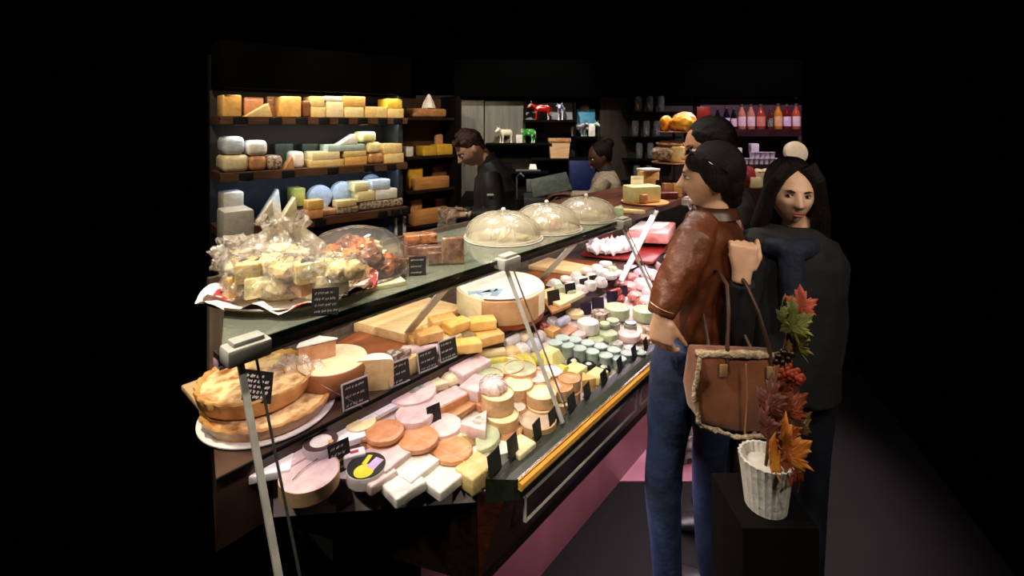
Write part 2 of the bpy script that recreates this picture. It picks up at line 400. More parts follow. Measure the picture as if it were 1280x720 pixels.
# deck glass
zd = 1.30
def deck_end(n): return .35 + (-1.056 - n) * .36
bm = B(); a, b = -1.50, -1.056; se = 2.03
hull(bm, [L(deck_end(a), a, zd - .012), L(se, a, zd - .012), L(se, b, zd - .012), L(deck_end(b), b, zd - .012), L(deck_end(a), a, zd), L(se, a, zd), L(se, b, zd), L(deck_end(b), b, zd)])
cpart('glass_deck', bm, m_deckg)
bm = B(); bow(bm, L(deck_end(b), b + .002, zd - .006), L(se, b + .002, zd - .006), .004, .0125); cpart('glass_edge', bm, m_edge)
bm = B(); bow(bm, L(deck_end(b) - .0, b - .03, zd - .03), L(se, b - .03, zd - .03), .03, .028); cpart('lamp_housing', bm, m_dkwood)
bm = B(); bow(bm, L(deck_end(b) - .0, b - .012, zd - .042), L(se, b - .012, zd - .042), .005, .006); cpart('trim_strip', bm, m_steel)
# far wooden deck
bm = B(); hull(bm, [L(2.05, -1.62, zd - .035), L(SE, -1.62, zd - .035), L(SE, -1.08, zd - .035), L(2.05, -1.08, zd - .035), L(2.05, -1.62, zd), L(SE, -1.62, zd), L(SE, -1.08, zd), L(2.05, -1.08, zd)])
cpart('wooden_deck', bm, wood('far_deck_wood', '3e2418', '5a3826', rough=.3))
# front panes, clamps, rods
S0, DS = .392, .81
for i in range(4):
    sa, sb = S0 + DS * i + .012, S0 + DS * (i + 1) - .012
    if i == 3: sb = SE
    sa_b = max(sa, nearS(-.83) + .01)
    bm = B(); v = [bm.verts.new(p) for p in (L(sa_b, -.815, .853), L(sb, -.815, .853), L(sb, -1.05, 1.285), L(sa if i else .405, -1.05, 1.285))]
    f = bm.faces.new(v)
    g = bmesh.ops.extrude_face_region(bm, geom=[f]); ev = [x for x in g['geom'] if isinstance(x, bmesh.types.BMVert)]
    for x in ev: x.co += (N * .439 + Vector((0, 0, .225))).normalized() * .005
    cpart('glass_pane', bm, m_pane)
for i in range(4):
    s = S0 + DS * i
    bm = B(); R = Matrix.Rotation(RC, 4, 'Z')
    box(bm, L(s, -1.045, zd - .012), (.085, .05, .036), rot=R, bev=.006); box(bm, L(s, -1.045, zd + .01), (.06, .035, .012), rot=R, bev=.004)
    cpart('clamp', bm, m_satin)
    sb = s
    t = 1 if i else .83          # the first rod runs on below the edge of the near pane
    top, bot = L(s - .014, -1.046, 1.285), L(s - .014, -.815, .855)
    bm = B(); bow(bm, top, top + (bot - top) * t, .012, .007); cpart('pane_edge', bm, m_satin)
    top, bot = L(s + .016, -1.046, 1.285), L(s + .02, -.815, .855)
    bm = B(); bow(bm, top, top + (bot - top) * t, .004, .004); cpart('pane_edge', bm, m_steel)
# struts from deck down to the riser
for (s1, sb, zb) in ((.987, 1.097, .955), (1.70, 1.93, .955), (2.43, 2.195, .955)):
    n_t = -1.07; bm = B()
    bow(bm, L(s1, n_t, 1.285), L(sb, -1.46 if s1 < 2 else -1.15, zb), .034, .006)
    cpart('strut', bm, m_satin if s1 < 2 else mat('lit_strut_white', 'e8e6e8', 'ffffff', rough=.3))  # far strut is the same metal, whitened to look strongly lit
# ================================================================ cheese wall on the left
def wt(px, d=0):
    r = (px - 640) / F; a = W0 + WN * d
    return (r * a.y - a.x) / (WD.x - r * WD.y)
def wy(t, d): return (W0 + WD * t + WN * d).y
SH = [(1.742, 1.788), (1.392, 1.443), (1.045, 1.100), (.80, .85)]
unit = thing('wall_shelf_unit', 'dark brown wall shelving loaded with cut cheeses', 'shelf', (WP(WL / 2, .15, 0)), RW)
uinv = Matrix.Rotation(-RW, 4, 'Z') @ Matrix.Translation(-WP(WL / 2, .15, 0))
def upart(name, bm, m, par=unit, iv=uinv):
    bmesh.ops.transform(bm, matrix=iv, verts=bm.verts[:]); return done(name, bm, m, par)
def wbox(bm, t0, t1, d0, d1, z0, z1, bev=0):
    c = WP((t0 + t1) / 2, (d0 + d1) / 2, (z0 + z1) / 2)
    return box(bm, c, (t1 - t0, d1 - d0, z1 - z0), rz=RW, bev=bev)
m_back1 = mat('shelf_back_brown', '120d0a', '1c1510', scale=4, rough=.7)
m_navy = mat('navy_back', '0a101c', '141c2c', rough=.6)
for i, (z0, z1) in enumerate(SH):
    bm = B(); wbox(bm, -.02, WL, 0 if i < 3 else -.3, .33, z0, z1); s = upart('shelf', bm, m_shelfw)
bm = B(); wbox(bm, WL - .06, WL - .02, .04, .33, 0, 1.96); upart('upright', bm, mat('grey_upright', '2c3034', '3a3e42', rough=.4, metal=.3))
bm = B(); wbox(bm, -.02, WL, .31, .335, 1.44, 1.96); upart('back_board', bm, m_back1)
bm = B(); wbox(bm, -.02, WL, .31, .335, .4, 1.40); upart('back_board', bm, m_navy)
for row, z, xs in ((0, 1.765, (300, 344, 377, 405, 429, 453, 478, 497)), (1, 1.418, (307, 360, 416, 461, 489)), (2, 1.07, (478, 494, 507, 400))):
    for x in xs:
        t = wt(x); bm = B(); wbox(bm, t - .038, t + .038, -.012, 0.001, z - .03, z + .022, bev=.004); upart('label_holder', bm, m_blk)

def on_wall(x0, x1, y0, row, kind, m, label, cat='cheese', name='cheese_block', d=.03, dep=.16, base=0, rot=0, group=None, hpx=None, m2=None, un=None):
    t0, t1 = wt(x0, d), wt(x1, d); z = SH[row][1] + base if un is None else un[row]
    tc = (t0 + t1) / 2; D = wy(tc, d)
    ztop = ZC - (y0 - HY) / F * D; h = (ztop - z) if hpx is None else hpx * D / F
    w = (t1 - t0); bm = B()
    if kind == 'block': box(bm, (0, 0, h / 2), (w, dep, h), bev=min(h, w) * .08)
    elif kind == 'round': box(bm, (0, 0, h / 2), (w, dep, h), bev=min(h, w) * .3, seg=4)
    elif kind == 'wheel': lathe(bm, disc_prof(w / 2, h, min(h * .3, .03)), seg=32, nz=.003)
    elif kind == 'wedge':
        prism(bm, [(-w / 2, -.02), (w / 2, -.02), (0, .14)], 0, h, .004)
    elif kind == 'upwedge':     # standing triangular piece
        vs = prism(bm, [(-w / 2, 0), (w / 2, 0), (w * .35, h)], -dep / 2, dep / 2, .003)
        xf(vs, Matrix.Rotation(PI / 2, 4, 'X'))
    elif kind == 'cutwheel':    # half wheel standing on its rim, cut face to the front
        vs = lathe(bm, disc_prof(w / 2, dep * .6, .012), seg=32)
        xf(vs, Matrix.Translation((0, dep * .25, w / 2)) @ Matrix.Rotation(PI / 2, 4, 'X'))
    o = done(name, bm, [m, m2 or m], loc=WP(tc, d + dep / 2, z), rz=RW + rot)
    return tag(o, label, cat, group), z + h
G1 = 'cheeses on the top wall shelf'; G2 = 'cheeses on the middle wall shelf'; G3 = 'cheeses on the lower wall shelf'
def W_(*a, **k): return on_wall(*a, **k)
W_(278, 302, 119, 0, 'block', c_gold, 'tall golden cheese block at the left end of the top wall shelf', group=G1)
W_(305, 330, 122, 0, 'block', c_org, 'darker cheese block standing behind the leaning slab, top wall shelf', d=.18, dep=.1, group=G1)
W_(306, 341, 129, 0, 'upwedge', c_yel, 'slanting yellow slab second from left on the top wall shelf', group=G1, dep=.1)
W_(352, 377, 121, 0, 'block', c_gold, 'square golden cheese standing alone on the top wall shelf', group=G1)
W_(334, 350, 121, 0, 'block', c_tan, 'tan cheese in the gap behind the square golden block', d=.2, dep=.08, group=G1)
W_(379, 388, 126, 0, 'round', c_brown, 'small dark wrapped cheese between two golden blocks, top shelf', group=G1)
_, z = W_(389, 407, 134, 0, 'block', c_yel, 'lower golden block under another, middle of top wall shelf', group=G1)
W_(389, 406, 121, 0, 'block', c_yel, 'upper golden block of the stack beside the pale block', base=z - SH[0][1], group=G1)
_, z = W_(408, 430, 127, 0, 'block', c_cream, 'large pale cream block near the middle of top wall shelf', group=G1)
W_(407, 428, 121, 0, 'block', c_white, 'white slab lying on the large pale cream block', base=z - SH[0][1], group=G1)
_, z = W_(431, 455, 134, 0, 'block', c_ivory, 'lower pale yellow block under the orange one', group=G1)
W_(430, 457, 121, 0, 'block', c_gold, 'orange yellow block on top of the pale yellow one', base=z - SH[0][1], group=G1)
W_(457, 484, 134, 0, 'block', c_yel, 'low wide yellow block right of the tall stacks, top shelf', group=G1)
_, z = W_(485, 505, 136, 0, 'block', c_yel, 'lower bright yellow block at right end of top shelf', group=G1)
W_(484, 503, 124, 0, 'block', mat('bright_yellow_cheese', 'e8c040', 'f4d860', rough=.4, bump=.2), 'small bright yellow block topmost at right end of shelf', base=z - SH[0][1], group=G1)
# middle shelf
_, z = W_(278, 312, 194, 1, 'round', c_cream, 'big cream half wheel at left end of middle wall shelf', group=G2, dep=.22)
W_(279, 307, 171, 1, 'round', c_bluei, 'big bluish white rounded cheese on the cream half wheel', base=z - SH[1][1], group=G2, dep=.2)
_, z = W_(312, 334, 195, 1, 'round', c_tan, 'mottled tan block under the wrapped round cheese', group=G2)
W_(310, 335, 176, 1, 'round', c_white, 'film wrapped white round cheese on the tan block', base=z - SH[1][1], group=G2)
W_(335, 354, 195, 1, 'round', c_rindm, 'grey rinded block right of the wrapped round cheese', group=G2)
W_(366, 381, 190, 1, 'round', c_white, 'small white wrapped cheese in a film bag, middle shelf', d=.06, group=G2)
W_(355, 368, 196, 1, 'upwedge', c_tan, 'torn piece in clear film beside the small white cheese', group=G2, dep=.08)
W_(344, 367, 180, 1, 'block', mat('green_carton', '1c2c24', '2a3c30', rough=.5), 'dark green box at back of the middle wall shelf, left one', 'box', 'storage_box', d=.2, dep=.1, group='dark boxes at the back of the middle shelf')
W_(378, 398, 180, 1, 'block', MATS['green_carton'], 'dark green box at back of the middle wall shelf, right one', 'box', 'storage_box', d=.2, dep=.1, group='dark boxes at the back of the middle shelf')
_, z = W_(388, 430, 200, 1, 'block', c_yel, 'long flat yellow slab at the bottom of a pair, middle shelf', group=G2)
W_(390, 425, 190, 1, 'block', c_cream, 'long flat cream slab on top of the yellow slab', base=z - SH[1][1], group=G2)
_, z = W_(431, 459, 196, 1, 'block', c_gold, 'orange slab at the bottom of the tall stack', group=G2)
_, z2 = W_(430, 458, 189, 1, 'block', c_yel, 'thin yellow slab second from bottom of tall stack', base=z - SH[1][1], group=G2)
_, z3 = W_(410, 456, 181, 1, 'block', c_mint, 'pale green slab on the tall stack under the white wedge', base=z2 - SH[1][1], group=G2)
W_(424, 448, 168, 1, 'upwedge', c_white, 'white wrapped wedge on top of the pale green slab', base=z3 - SH[1][1], group=G2, dep=.1)
_, z = W_(461, 480, 192, 1, 'round', c_tan, 'tan round cheese at the bottom of a three high pile', group=G2)
_, z2 = W_(460, 477, 178, 1, 'round', c_ivory, 'cream round cheese in the middle of a three high pile', base=z - SH[1][1], group=G2)
W_(452, 471, 165, 1, 'round', mat('lemon_cheese', 'eae49a', 'f4f0b8', rough=.4), 'pale lemon round cheese topmost on middle wall shelf', base=z2 - SH[1][1], group=G2)
_, z = W_(481, 505, 192, 1, 'block', c_yel, 'yellow block at right end of the middle wall shelf', group=G2)
W_(480, 503, 180, 1, 'block', c_yel, 'yellow block stacked at right end of middle shelf, upper one', base=z - SH[1][1], group=G2)
# lower shelf
W_(279, 305, 241, 2, 'block', c_white, 'tall white cheese block at left end of lower wall shelf', group=G3)
W_(322, 353, 238, 2, 'upwedge', c_white, 'tall white wedge standing upright, left of the lower shelf', group=G3, d=.1, dep=.08)
W_(320, 344, 252, 2, 'upwedge', c_cream, 'cream wedge leaning in front of the tall white wedge', group=G3, dep=.06)
W_(350, 373, 248, 2, 'upwedge', c_cream, 'pointed cream wedge right of the tall white wedge', group=G3, dep=.08)
_, z = W_(372, 402, 263, 2, 'round', c_rindm, 'grey rinded lump under the small stack, lower shelf', group=G3)
W_(368, 382, 236, 2, 'block', mat('olive_pack', '9a9a4a', 'b8b460', rough=.4), 'small olive yellow pack left of the blue white wheels', base=.08, group=G3, d=.08)
_, z = W_(384, 404, 263, 2, 'block', c_org, 'small orange block at bottom beside the mould wheel', group=G3, d=-.01, dep=.1)
W_(385, 405, 251, 2, 'block', c_gold, 'small orange block on top, in front of blue wheels', base=z - SH[2][1], group=G3, d=-.01, dep=.1)
W_(386, 417, 228, 2, 'cutwheel', c_bluei, 'bluish white wheel standing on edge, left of the pair', group=G3, d=.13, dep=.1, base=.03)
W_(416, 444, 226, 2, 'cutwheel', c_bluei, 'shiny bluish white wheel standing on edge, right of the pair', group=G3, d=.13, dep=.1, base=.05)
W_(404, 421, 262, 2, 'round', c_tan, 'tan block between the orange blocks and the marbled slab', group=G3)
_, z = W_(421, 449, 259, 2, 'round', c_rindm, 'marbled rind slab in front of the shiny blue wheel', group=G3, d=.01, dep=.1)
W_(422, 446, 251, 2, 'block', c_yel, 'flat yellow piece on the marbled slab', base=z - SH[2][1], group=G3, d=.01, dep=.1)
_, z = W_(450, 505, 250, 2, 'round', c_rindm, 'long marbled slab at the right end of the lower shelf', group=G3)
_, z2 = W_(447, 469, 239, 2, 'block', c_ivory, 'ivory block lower left on the long marbled slab', base=z - SH[2][1], group=G3)
W_(443, 461, 228, 2, 'block', c_ivory, 'ivory block upper left above the long marbled slab', base=z2 - SH[2][1], group=G3)
_, z2 = W_(470, 497, 237, 2, 'block', c_white, 'white block lower right on the long marbled slab', base=z - SH[2][1], group=G3)
W_(465, 488, 225, 2, 'block', c_bluei, 'bluish white block topmost at right of the lower shelf', base=z2 - SH[2][1], group=G3)
W_(452, 478, 222, 2, 'cutwheel', c_bluei, 'pale wheel on edge behind the ivory and white blocks', group=G3, d=.24, dep=.05, base=.07)
W_(280, 318, 264, 3, 'block', c_white, 'big white block at the left below the lower shelf', d=-.26, dep=.2)
W_(478, 492, 272, 3, 'block', mat('blue_carton', '1c3a70', '2a4c8a', rough=.4), 'small blue carton under the lower shelf, left one', 'box', 'carton', d=.05)
W_(494, 508, 272, 3, 'block', c_white, 'small white pack beside the blue carton under the shelf', 'box', 'carton', d=.05)

# ---- second shelf section to the right, set back
t2a, t2b = wt(509, .12), wt(568, .12); SH2 = {0: 1.795, 1: 1.475, 2: 1.195, 3: .905}
u2 = thing('wall_shelf_unit', 'narrow brown shelving section between cheese wall and the man in black', 'shelf', WP((t2a + t2b) / 2, .2, 0), RW)
iv2 = Matrix.Rotation(-RW, 4, 'Z') @ Matrix.Translation(-WP((t2a + t2b) / 2, .2, 0))
for k, z in SH2.items():
    bm = B(); wbox(bm, t2a, t2b, .12, .34, z - .022, z); upart('shelf', bm, m_dkwood, u2, iv2)
bm = B(); wbox(bm, t2a, t2b + .04, .33, .35, .3, 1.96); upart('back_board', bm, mat('warm_brown_back', '3a2618', '4a3220', scale=5, rough=.6), u2, iv2)
bm = B(); wbox(bm, t2b, t2b + .05, .10, .34, .3, 1.98); upart('side_panel', bm, m_black, u2, iv2)
def W2(x0, x1, y0, row, kind, m, label, **k):
    k.setdefault('d', .14); k.setdefault('dep', .12); return on_wall(x0, x1, y0, row, kind, m, label, un=SH2, **k)
W2(517, 559, 136, 0, 'round', c_tan, 'large flat tan cheese on top shelf behind the man', group=None, dep=.16)
bm = B(); D = 4.0
o = done('paper_cone', (lathe(bm, [(0, 0), (.06, .0), (.045, .05), (.02, .10), (.005, .12)], seg=14, nz=.012), bm)[1], m_paper, loc=WP(wt(536, .2), .2, SH2[0] + .078)); tag(o, 'crumpled white paper cone standing on the flat tan cheese', 'paper')
W2(508, 517, 184, 1, 'block', c_white, 'small white cup at left end of the narrow section', cat='cup', name='cup')
W2(529, 546, 183, 1, 'block', mat('yellow_carton', 'c89a28', 'dab040', rough=.5), 'yellow carton, left of a pair behind the man', cat='box', name='carton')
W2(547, 566, 181, 1, 'block', MATS['yellow_carton'], 'yellow carton, right of a pair beside the man', cat='box', name='carton')
W2(546, 555, 168, 1, 'round', c_tan, 'tan jar above the yellow cartons at the back', cat='jar', name='jar', d=.25, dep=.06)
W2(512, 529, 210, 2, 'block', MATS['yellow_carton'], 'upright yellow carton on the third narrow shelf', cat='box', name='carton', d=.2)
W2(541, 562, 207, 2, 'block', c_brown, 'brown wrapped parcel behind the orange crate', cat='parcel', name='parcel', d=.24, dep=.07)
W2(519, 562, 222, 2, 'block', c_midw if False else m_midw, 'orange wooden crate on the third narrow shelf', cat='crate', name='crate', d=.12, dep=.08)
W2(514, 528, 250, 3, 'block', c_tan, 'tan block at left on lowest narrow shelf', d=.2)
W2(546, 560, 248, 3, 'block', c_tan, 'tan carton at right on lowest narrow shelf', cat='box', name='carton', d=.24, dep=.07)
W2(518, 562, 262, 3, 'block', m_midw, 'long wooden crate on the lowest narrow shelf', cat='crate', name='crate', d=.12, dep=.08)

# ================================================================ back of the shop
YB = 4.6
def bx(x0, x1, y0, y1, D, dep, bm, bev=0):
    a, b = atd(x0, y1, D), atd(x1, y0, D)
    return box(bm, ((a.x + b.x) / 2, D + dep / 2, (a.z + b.z) / 2), (b.x - a.x, dep, b.z - a.z), bev=bev)
m_gdoor = mat('grey_satin_door', '67655f', '7a766e', scale=3, rough=.35, stretch=(9, 9, 1))
cab = thing('display_cabinet', 'grey wall cabinet with open shelves of toy cows at the back', 'cabinet', ((660 - 640) / F * YB, YB, 0))
def kp(name, bm, m, par=cab, **k):
    bmesh.ops.translate(bm, verts=bm.verts[:], vec=-par.location); return done(name, bm, m, par, **k)
bm = B(); bx(577, 604.5, 125.5, 330, YB + .05, .03, bm); kp('door', bm, m_gdoor)
bm = B(); bx(606, 657, 127, 181, YB + .05, .03, bm); kp('back_panel', bm, m_gdoor)
bm = B(); bx(657, 718, 129, 150, YB + .12, .02, bm); kp('back_panel', bm, mat('pale_grey_panel', '8d8c90', 'a09ea0', rough=.4))  # paler grey than the doors
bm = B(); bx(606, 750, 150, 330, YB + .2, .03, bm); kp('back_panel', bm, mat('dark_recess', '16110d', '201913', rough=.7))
bm = B(); bx(655, 657.5, 128, 151, YB - .04, .2, bm); kp('divider', bm, m_black)
bm = B(); bx(718, 720, 128, 171, YB - .04, .2, bm); kp('divider', bm, m_black)
SHB = {'a': (654, 719, 150.5), 'b': (607, 690, 179.5), 'c': (719, 748, 171), 'd': (664, 748, 198.5), 'e': (607, 685, 215)}
for k, (x0, x1, y) in SHB.items():
    bm = B(); bx(x0, x1, y, y + 2.4, YB - .06, .24, bm); kp('shelf', bm, m_black)
def SZ(k): return ZC - (SHB[k][2] - HY) / F * (YB - .06)
# tall dark panel
bm = B(); bx(750, 786, 100, 330, YB + .1, .05, bm); struct(done('wall_right', bm, mat('dark_taupe_panel', '2b241c', '3a3026', scale=4, rough=.5, stretch=(6, 6, 1))))
def cow(px, k, m, label, s=1.0, rz=0, m2=None, patches=None):
    """a small toy cow about 0.2 m long facing -X"""
    Y = YB + .02; bm = B()
    loft(bm, [((-.068, 0, .098), .012, .014), ((-.06, 0, .10), .026, .032), ((-.03, 0, .098), .031, .036), ((.03, 0, .095), .033, .038), ((.062, 0, .102), .028, .032), ((.076, 0, .108), .012, .014)], 16, up=Vector((0, 0, 1)))
    loft(bm, [((-.055, 0, .11), .018, .024), ((-.078, 0, .125), .014, .018), ((-.092, 0, .132), .016, .018), ((-.112, 0, .118), .012, .013), ((-.126, 0, .108), .010, .010), ((-.130, 0, .106), .004, .004)], 12, up=Vector((0, 0, 1)))
    for sx, o in ((-.05, .004), (.058, -.004)):
        for sy in (-.018, .018):
            loft(bm, [((sx, sy, .088), .013, .015), ((sx + o, sy, .05), .008, .009), ((sx, sy, .02), .0065, .007), ((sx - .003, sy, 0), .010, .010)], 10, up=Vector((1, 0, 0)))
    for sy in (-1, 1):
        tube(bm, [(-.09, sy * .010, .146), (-.09, sy * .022, .154), (-.093, sy * .024, .168)], (.004, .0035, .0012))
        ell(bm, (-.086, sy * .026, .136), (.004, .012, .006), sub=2)
    tube(bm, [(.074, 0, .115), (.086, 0, .10), (.086, 0, .06), (.085, 0, .045)], (.004, .003, .003, .005))
    ell(bm, (.035, 0, .062), (.014, .012, .010), sub=2)
    o = done('toy_cow', bm, m, loc=((px - 640) / F * Y, Y, SZ(k)), rz=rz, ang=70); o.scale = (s, s, s)
    return tag(o, label, 'toy cow', 'painted toy cows on the back shelves')
cow(677, 'a', mat('red_cow_paint', 'b01410', 'f0e0d8', scale=18, rough=.25, lo=.55, hi=.62), 'red painted toy cow on the upper back shelf', 1.1, PI * 0)
cow(702, 'a', mat('blue_cow_paint', 'e8ecf8', '5060b0', scale=24, rough=.25, lo=.55, hi=.6), 'white and blue toy cow behind the red one', .98, PI * .4)
cow(632, 'b', mat('ivory_cow_paint', 'e0d8b8', 'f0ead0', rough=.25), 'ivory toy cow on the lower back shelf', .98, PI * .22)
cow(660, 'b', mat('green_cow_paint', '2c9a34', 'c8e8c0', scale=26, rough=.25, lo=.52, hi=.6), 'bright green toy cow on the lower back shelf', 1.02, -PI * .2)
cow(722, 'c', mat('grey_cow_paint', '5c5a56', 'c8c4bc', scale=14, rough=.3, lo=.5, hi=.55), 'grey toy cow on the right back shelf', .9, PI * .9)
cow(737, 'c', mat('mint_cow_paint', 'd8e8d8', '48a060', scale=20, rough=.25, lo=.5, hi=.58), 'white and green toy cow by the tall brown panel', .92, PI * .75)
def bbox_(x0, x1, y0, base, D, dep, m, name, label, cat='box', bev=.004, group=None, taper=None):
    a, b = atd(x0, y0, D), atd(x1, y0, D); h = a.z - base; bm = B()
    if taper: hullpts = None
    box(bm, (0, 0, h / 2), (b.x - a.x, dep, h), bev=bev, taper=taper or 1)
    return tag(done(name, bm, m, loc=((a.x + b.x) / 2, D + dep / 2, base)), label, cat, group)
bbox_(645, 653, 169, SZ('b'), YB - .03, .05, c_white, 'storage_box', 'tiny white box in front of the green toy cow')
bbox_(736, 744, 158, SZ('c'), YB - .05, .03, c_white, 'storage_box', 'white square box by the toy cows on the right back shelf')
bbox_(721, 744, 137, SZ('c'), YB + .12, .05, mat('sky_blue_box', '3c8cb0', '60a8c8', rough=.5), 'storage_box', 'sky blue box behind the toy cows')
a = atd(731, 137, YB + .12); bm = B(); ell(bm, (0, 0, .02), (.05, .04, .035), sub=3, nz=.2)
tag(done('bread_roll', bm, c_tan, loc=(a.x, YB + .145, a.z)), 'round tan bread roll on top of the sky blue box', 'bread')
# basket: flared, with rim
a, b = atd(687, 198, YB), atd(711, 198, YB); h = (198 - 174) / F * YB
bk = thing('storage_basket', 'tan cardboard basket with a folded rim on the back shelf', 'basket', ((a.x + b.x) / 2, YB + .02, SZ('d')))
bm = B(); prism(bm, [(-.085, -.06), (.085, -.06), (.085, .08), (-.085, .08)], 0, h)
for v in bm.verts:
    if v.co.z > h * .5: v.co.x *= 1.2; v.co.y *= 1.15
done('body', bm, c_boxw, bk)
bm = B(); box(bm, (0, .01, h - .012), (.215, .175, .035), bev=.004); done('rim', bm, c_tan, bk)
# till, monitor, scale, boxes, all dark
def pt(*a): pass
till = thing('cash_register', 'dark grey cash register with tilted screen behind the counter', 'cash register', ((688 - 640) / F * 4.1, 4.1, 1.03))
bm = B(); box(bm, (-.02, 0, .05), (.42, .34, .10), bev=.01); done('body', bm, mat('charcoal_plastic', '2a2c2c', '3a3c3c', rough=.4), till)
bm = B(); bow(bm, (-.08, -.02, .10), (-.02, 0, .17), .05, .04); done('stand', bm, MATS['charcoal_plastic'], till)
bm = B(); R = Matrix.Rotation(math.radians(-60), 4, 'X') @ Matrix.Rotation(0, 4, 'Z'); box(bm, (.0, 0, .19), (.33, .02, .25), rot=Matrix.Rotation(math.radians(-12), 4, 'Y') @ R, bev=.006); done('screen', bm, mat('grey_screen', '4a504c', '5a605a', rough=.25), till)
bct = struct(done('trim_4', (lambda bm: (bx(575, 790, 250, 330, 4.0, .5, bm), bm)[1])(B()), m_black))
bbox_(658, 674, 217, 1.17, 4.45, .06, mat('mid_grey_case', '4a4c4c', '585a5a', rough=.4), 'storage_box', 'upright grey case with a slot beside the till')
bbox_(686, 706, 214, 1.2, 4.4, .08, MATS['mid_grey_case'], 'storage_box', 'grey case behind the till screen')
for o_ in (COL.objects[-1], COL.objects[-2]): o_.location.z = 1.11
bbox_(604, 640, 205, SZ('e'), 4.6, .08, m_black, 'storage_box', 'black box on the shelf behind the man')
bbox_(712, 744, 202, 1.11, 4.42, .1, mat('navy_case', '101c48', '18265a', rough=.5), 'storage_box', 'navy blue case left of the woman in grey')
bm = B(); box(bm, (0, 0, .03), (.08, .05, .05), taper=.7, bev=.004); tag(done('tape_dispenser', bm, m_paper, loc=((666 - 640) / F * 4.6, 4.58, SZ('e'))), 'small white dispenser on the shelf behind the man', 'dispenser')
bm = B(); box(bm, (0, 0, .006), (.24, .12, .012), bev=.003); tag(done('folder', bm, MATS['mid_grey_case'], loc=((660 - 640) / F * 4.6, 4.62, SZ('e'))), 'flat grey folder lying on the shelf under the white dispenser', 'folder')
COL.objects['tape_dispenser'].location.z += .012
# taps / bottles by the man
bm = B(); tube(bm, [(0, 0, 0), (0, 0, .18), (.03, -.02, .22), (.06, -.03, .19)], .008); tag(done('tap', bm, m_steel, loc=((646 - 640) / F * 3.95, 4.05, 1.11)), 'chrome tap behind the man in black', 'tap')

# glass shelves with drinking glasses
m_glassy = clear('drinking_glass', 'dfe6e6', gloss=.25, diff=.12, rough=.1)
YG = 4.5
gu = thing('glassware_shelf', 'black wall shelves with drinking glasses', 'shelf', ((812 - 640) / F * YG, YG, 0))
bm = B(); bx(786, 866, 100, 330, YG + .16, .03, bm); kp('back_panel', bm, mat('umber_back', '18120d', '221a13', rough=.7), gu)
gz = []
for y in (140, 171.5, 199.5, 228):
    bm = B(); bx(782, 852, y, y + 2, YG, .17, bm); kp('shelf', bm, m_black, gu); gz.append(ZC - (y - HY) / F * YG)
proto = None
for r, (zz, xs) in enumerate(((gz[0], (798, 812, 826)), (gz[1], (794, 808, 821)), (gz[2], (799, 813)), (gz[3], (796, 811)))):
    for i, x in enumerate(xs):
        lab = 'clear drinking glass, %s from the left on the %s black shelf' % (ORD[i], ('top', 'second', 'third', 'lowest')[r])
        loc = ((x - 640) / F * (YG + .07), YG + .07, zz)
        if not proto:
            bm = B(); lathe(bm, [(0, .002), (.025, .002), (.03, .01), (.034, .10), (.03, .15), (.028, .15), (.031, .10), (.027, .014), (0, .01)], seg=20)
            proto = done('drinking_glass', bm, m_glassy, loc=loc); tag(proto, lab, 'glass', 'drinking glasses on the black shelves')
        else: dup(proto, loc, 0, lab)

# bottle shelf
YL = 4.45; zbs = ZC - (162 - HY) / F * YL
bs = thing('bottle_shelf', 'dark wall shelf carrying coloured bottles at the right back', 'shelf', ((940 - 640) / F * YL, YL, 0))
bm = B(); bx(875, 1002, 162, 171, YL - .02, .26, bm); kp('shelf', bm, mat('maroon_shelf', '2a1418', '3a1e22', rough=.4), bs)
bm = B(); bx(875, 1002, 124, 162, YL + .2, .03, bm); kp('back_panel', bm, mat('purple_lit_back', '3a2030', '4c2c3e', rough=.6), bs)  # plum colour stands in for purple light behind the bottles
bm = B(); bx(875, 1002, 171, 330, YL + .2, .03, bm); kp('back_panel', bm, mat('purple_lit_panel', '4a2c34', '5c3a40', rough=.6), bs)  # purple light on the wall is put into this mauve
def bottle(px, h, r, m, ml, label, D=YL + .06, cap=None):
    t = thing('bottle', label, 'bottle', ((px - 640) / F * D, D, zbs), 0, 'bottles on the right back shelf')
    bm = B(); lathe(bm, [(0, 0), (r * .95, 0), (r, .005), (r, h * .55), (r * .85, h * .66), (r * .42, h * .8), (r * .36, h * .92), (0, h * .92)], seg=24); done('glass_body', bm, m, t)
    bm = B(); lathe(bm, [(0, h * .9), (r * .44, h * .9), (r * .44, h), (0, h)], seg=16); done('cap', bm, cap or m_steel, t)
    bm = B(); lathe(bm, [(r * 1.02, h * .12), (r * 1.03, h * .5)], seg=24, a0=PI * 1.08, a1=PI * 1.92); done('bottle_label', bm, ml, t); return t
lp = mat('pink_label', 'e0b8c8', 'f0d0dc', rough=.5); lw_ = mat('lilac_label', 'd0b0e0', 'e8d4f4', rough=.5)
def jm(n, c, c2=None): return mat(n, c, c2 or c, rough=.12, coat=.4)
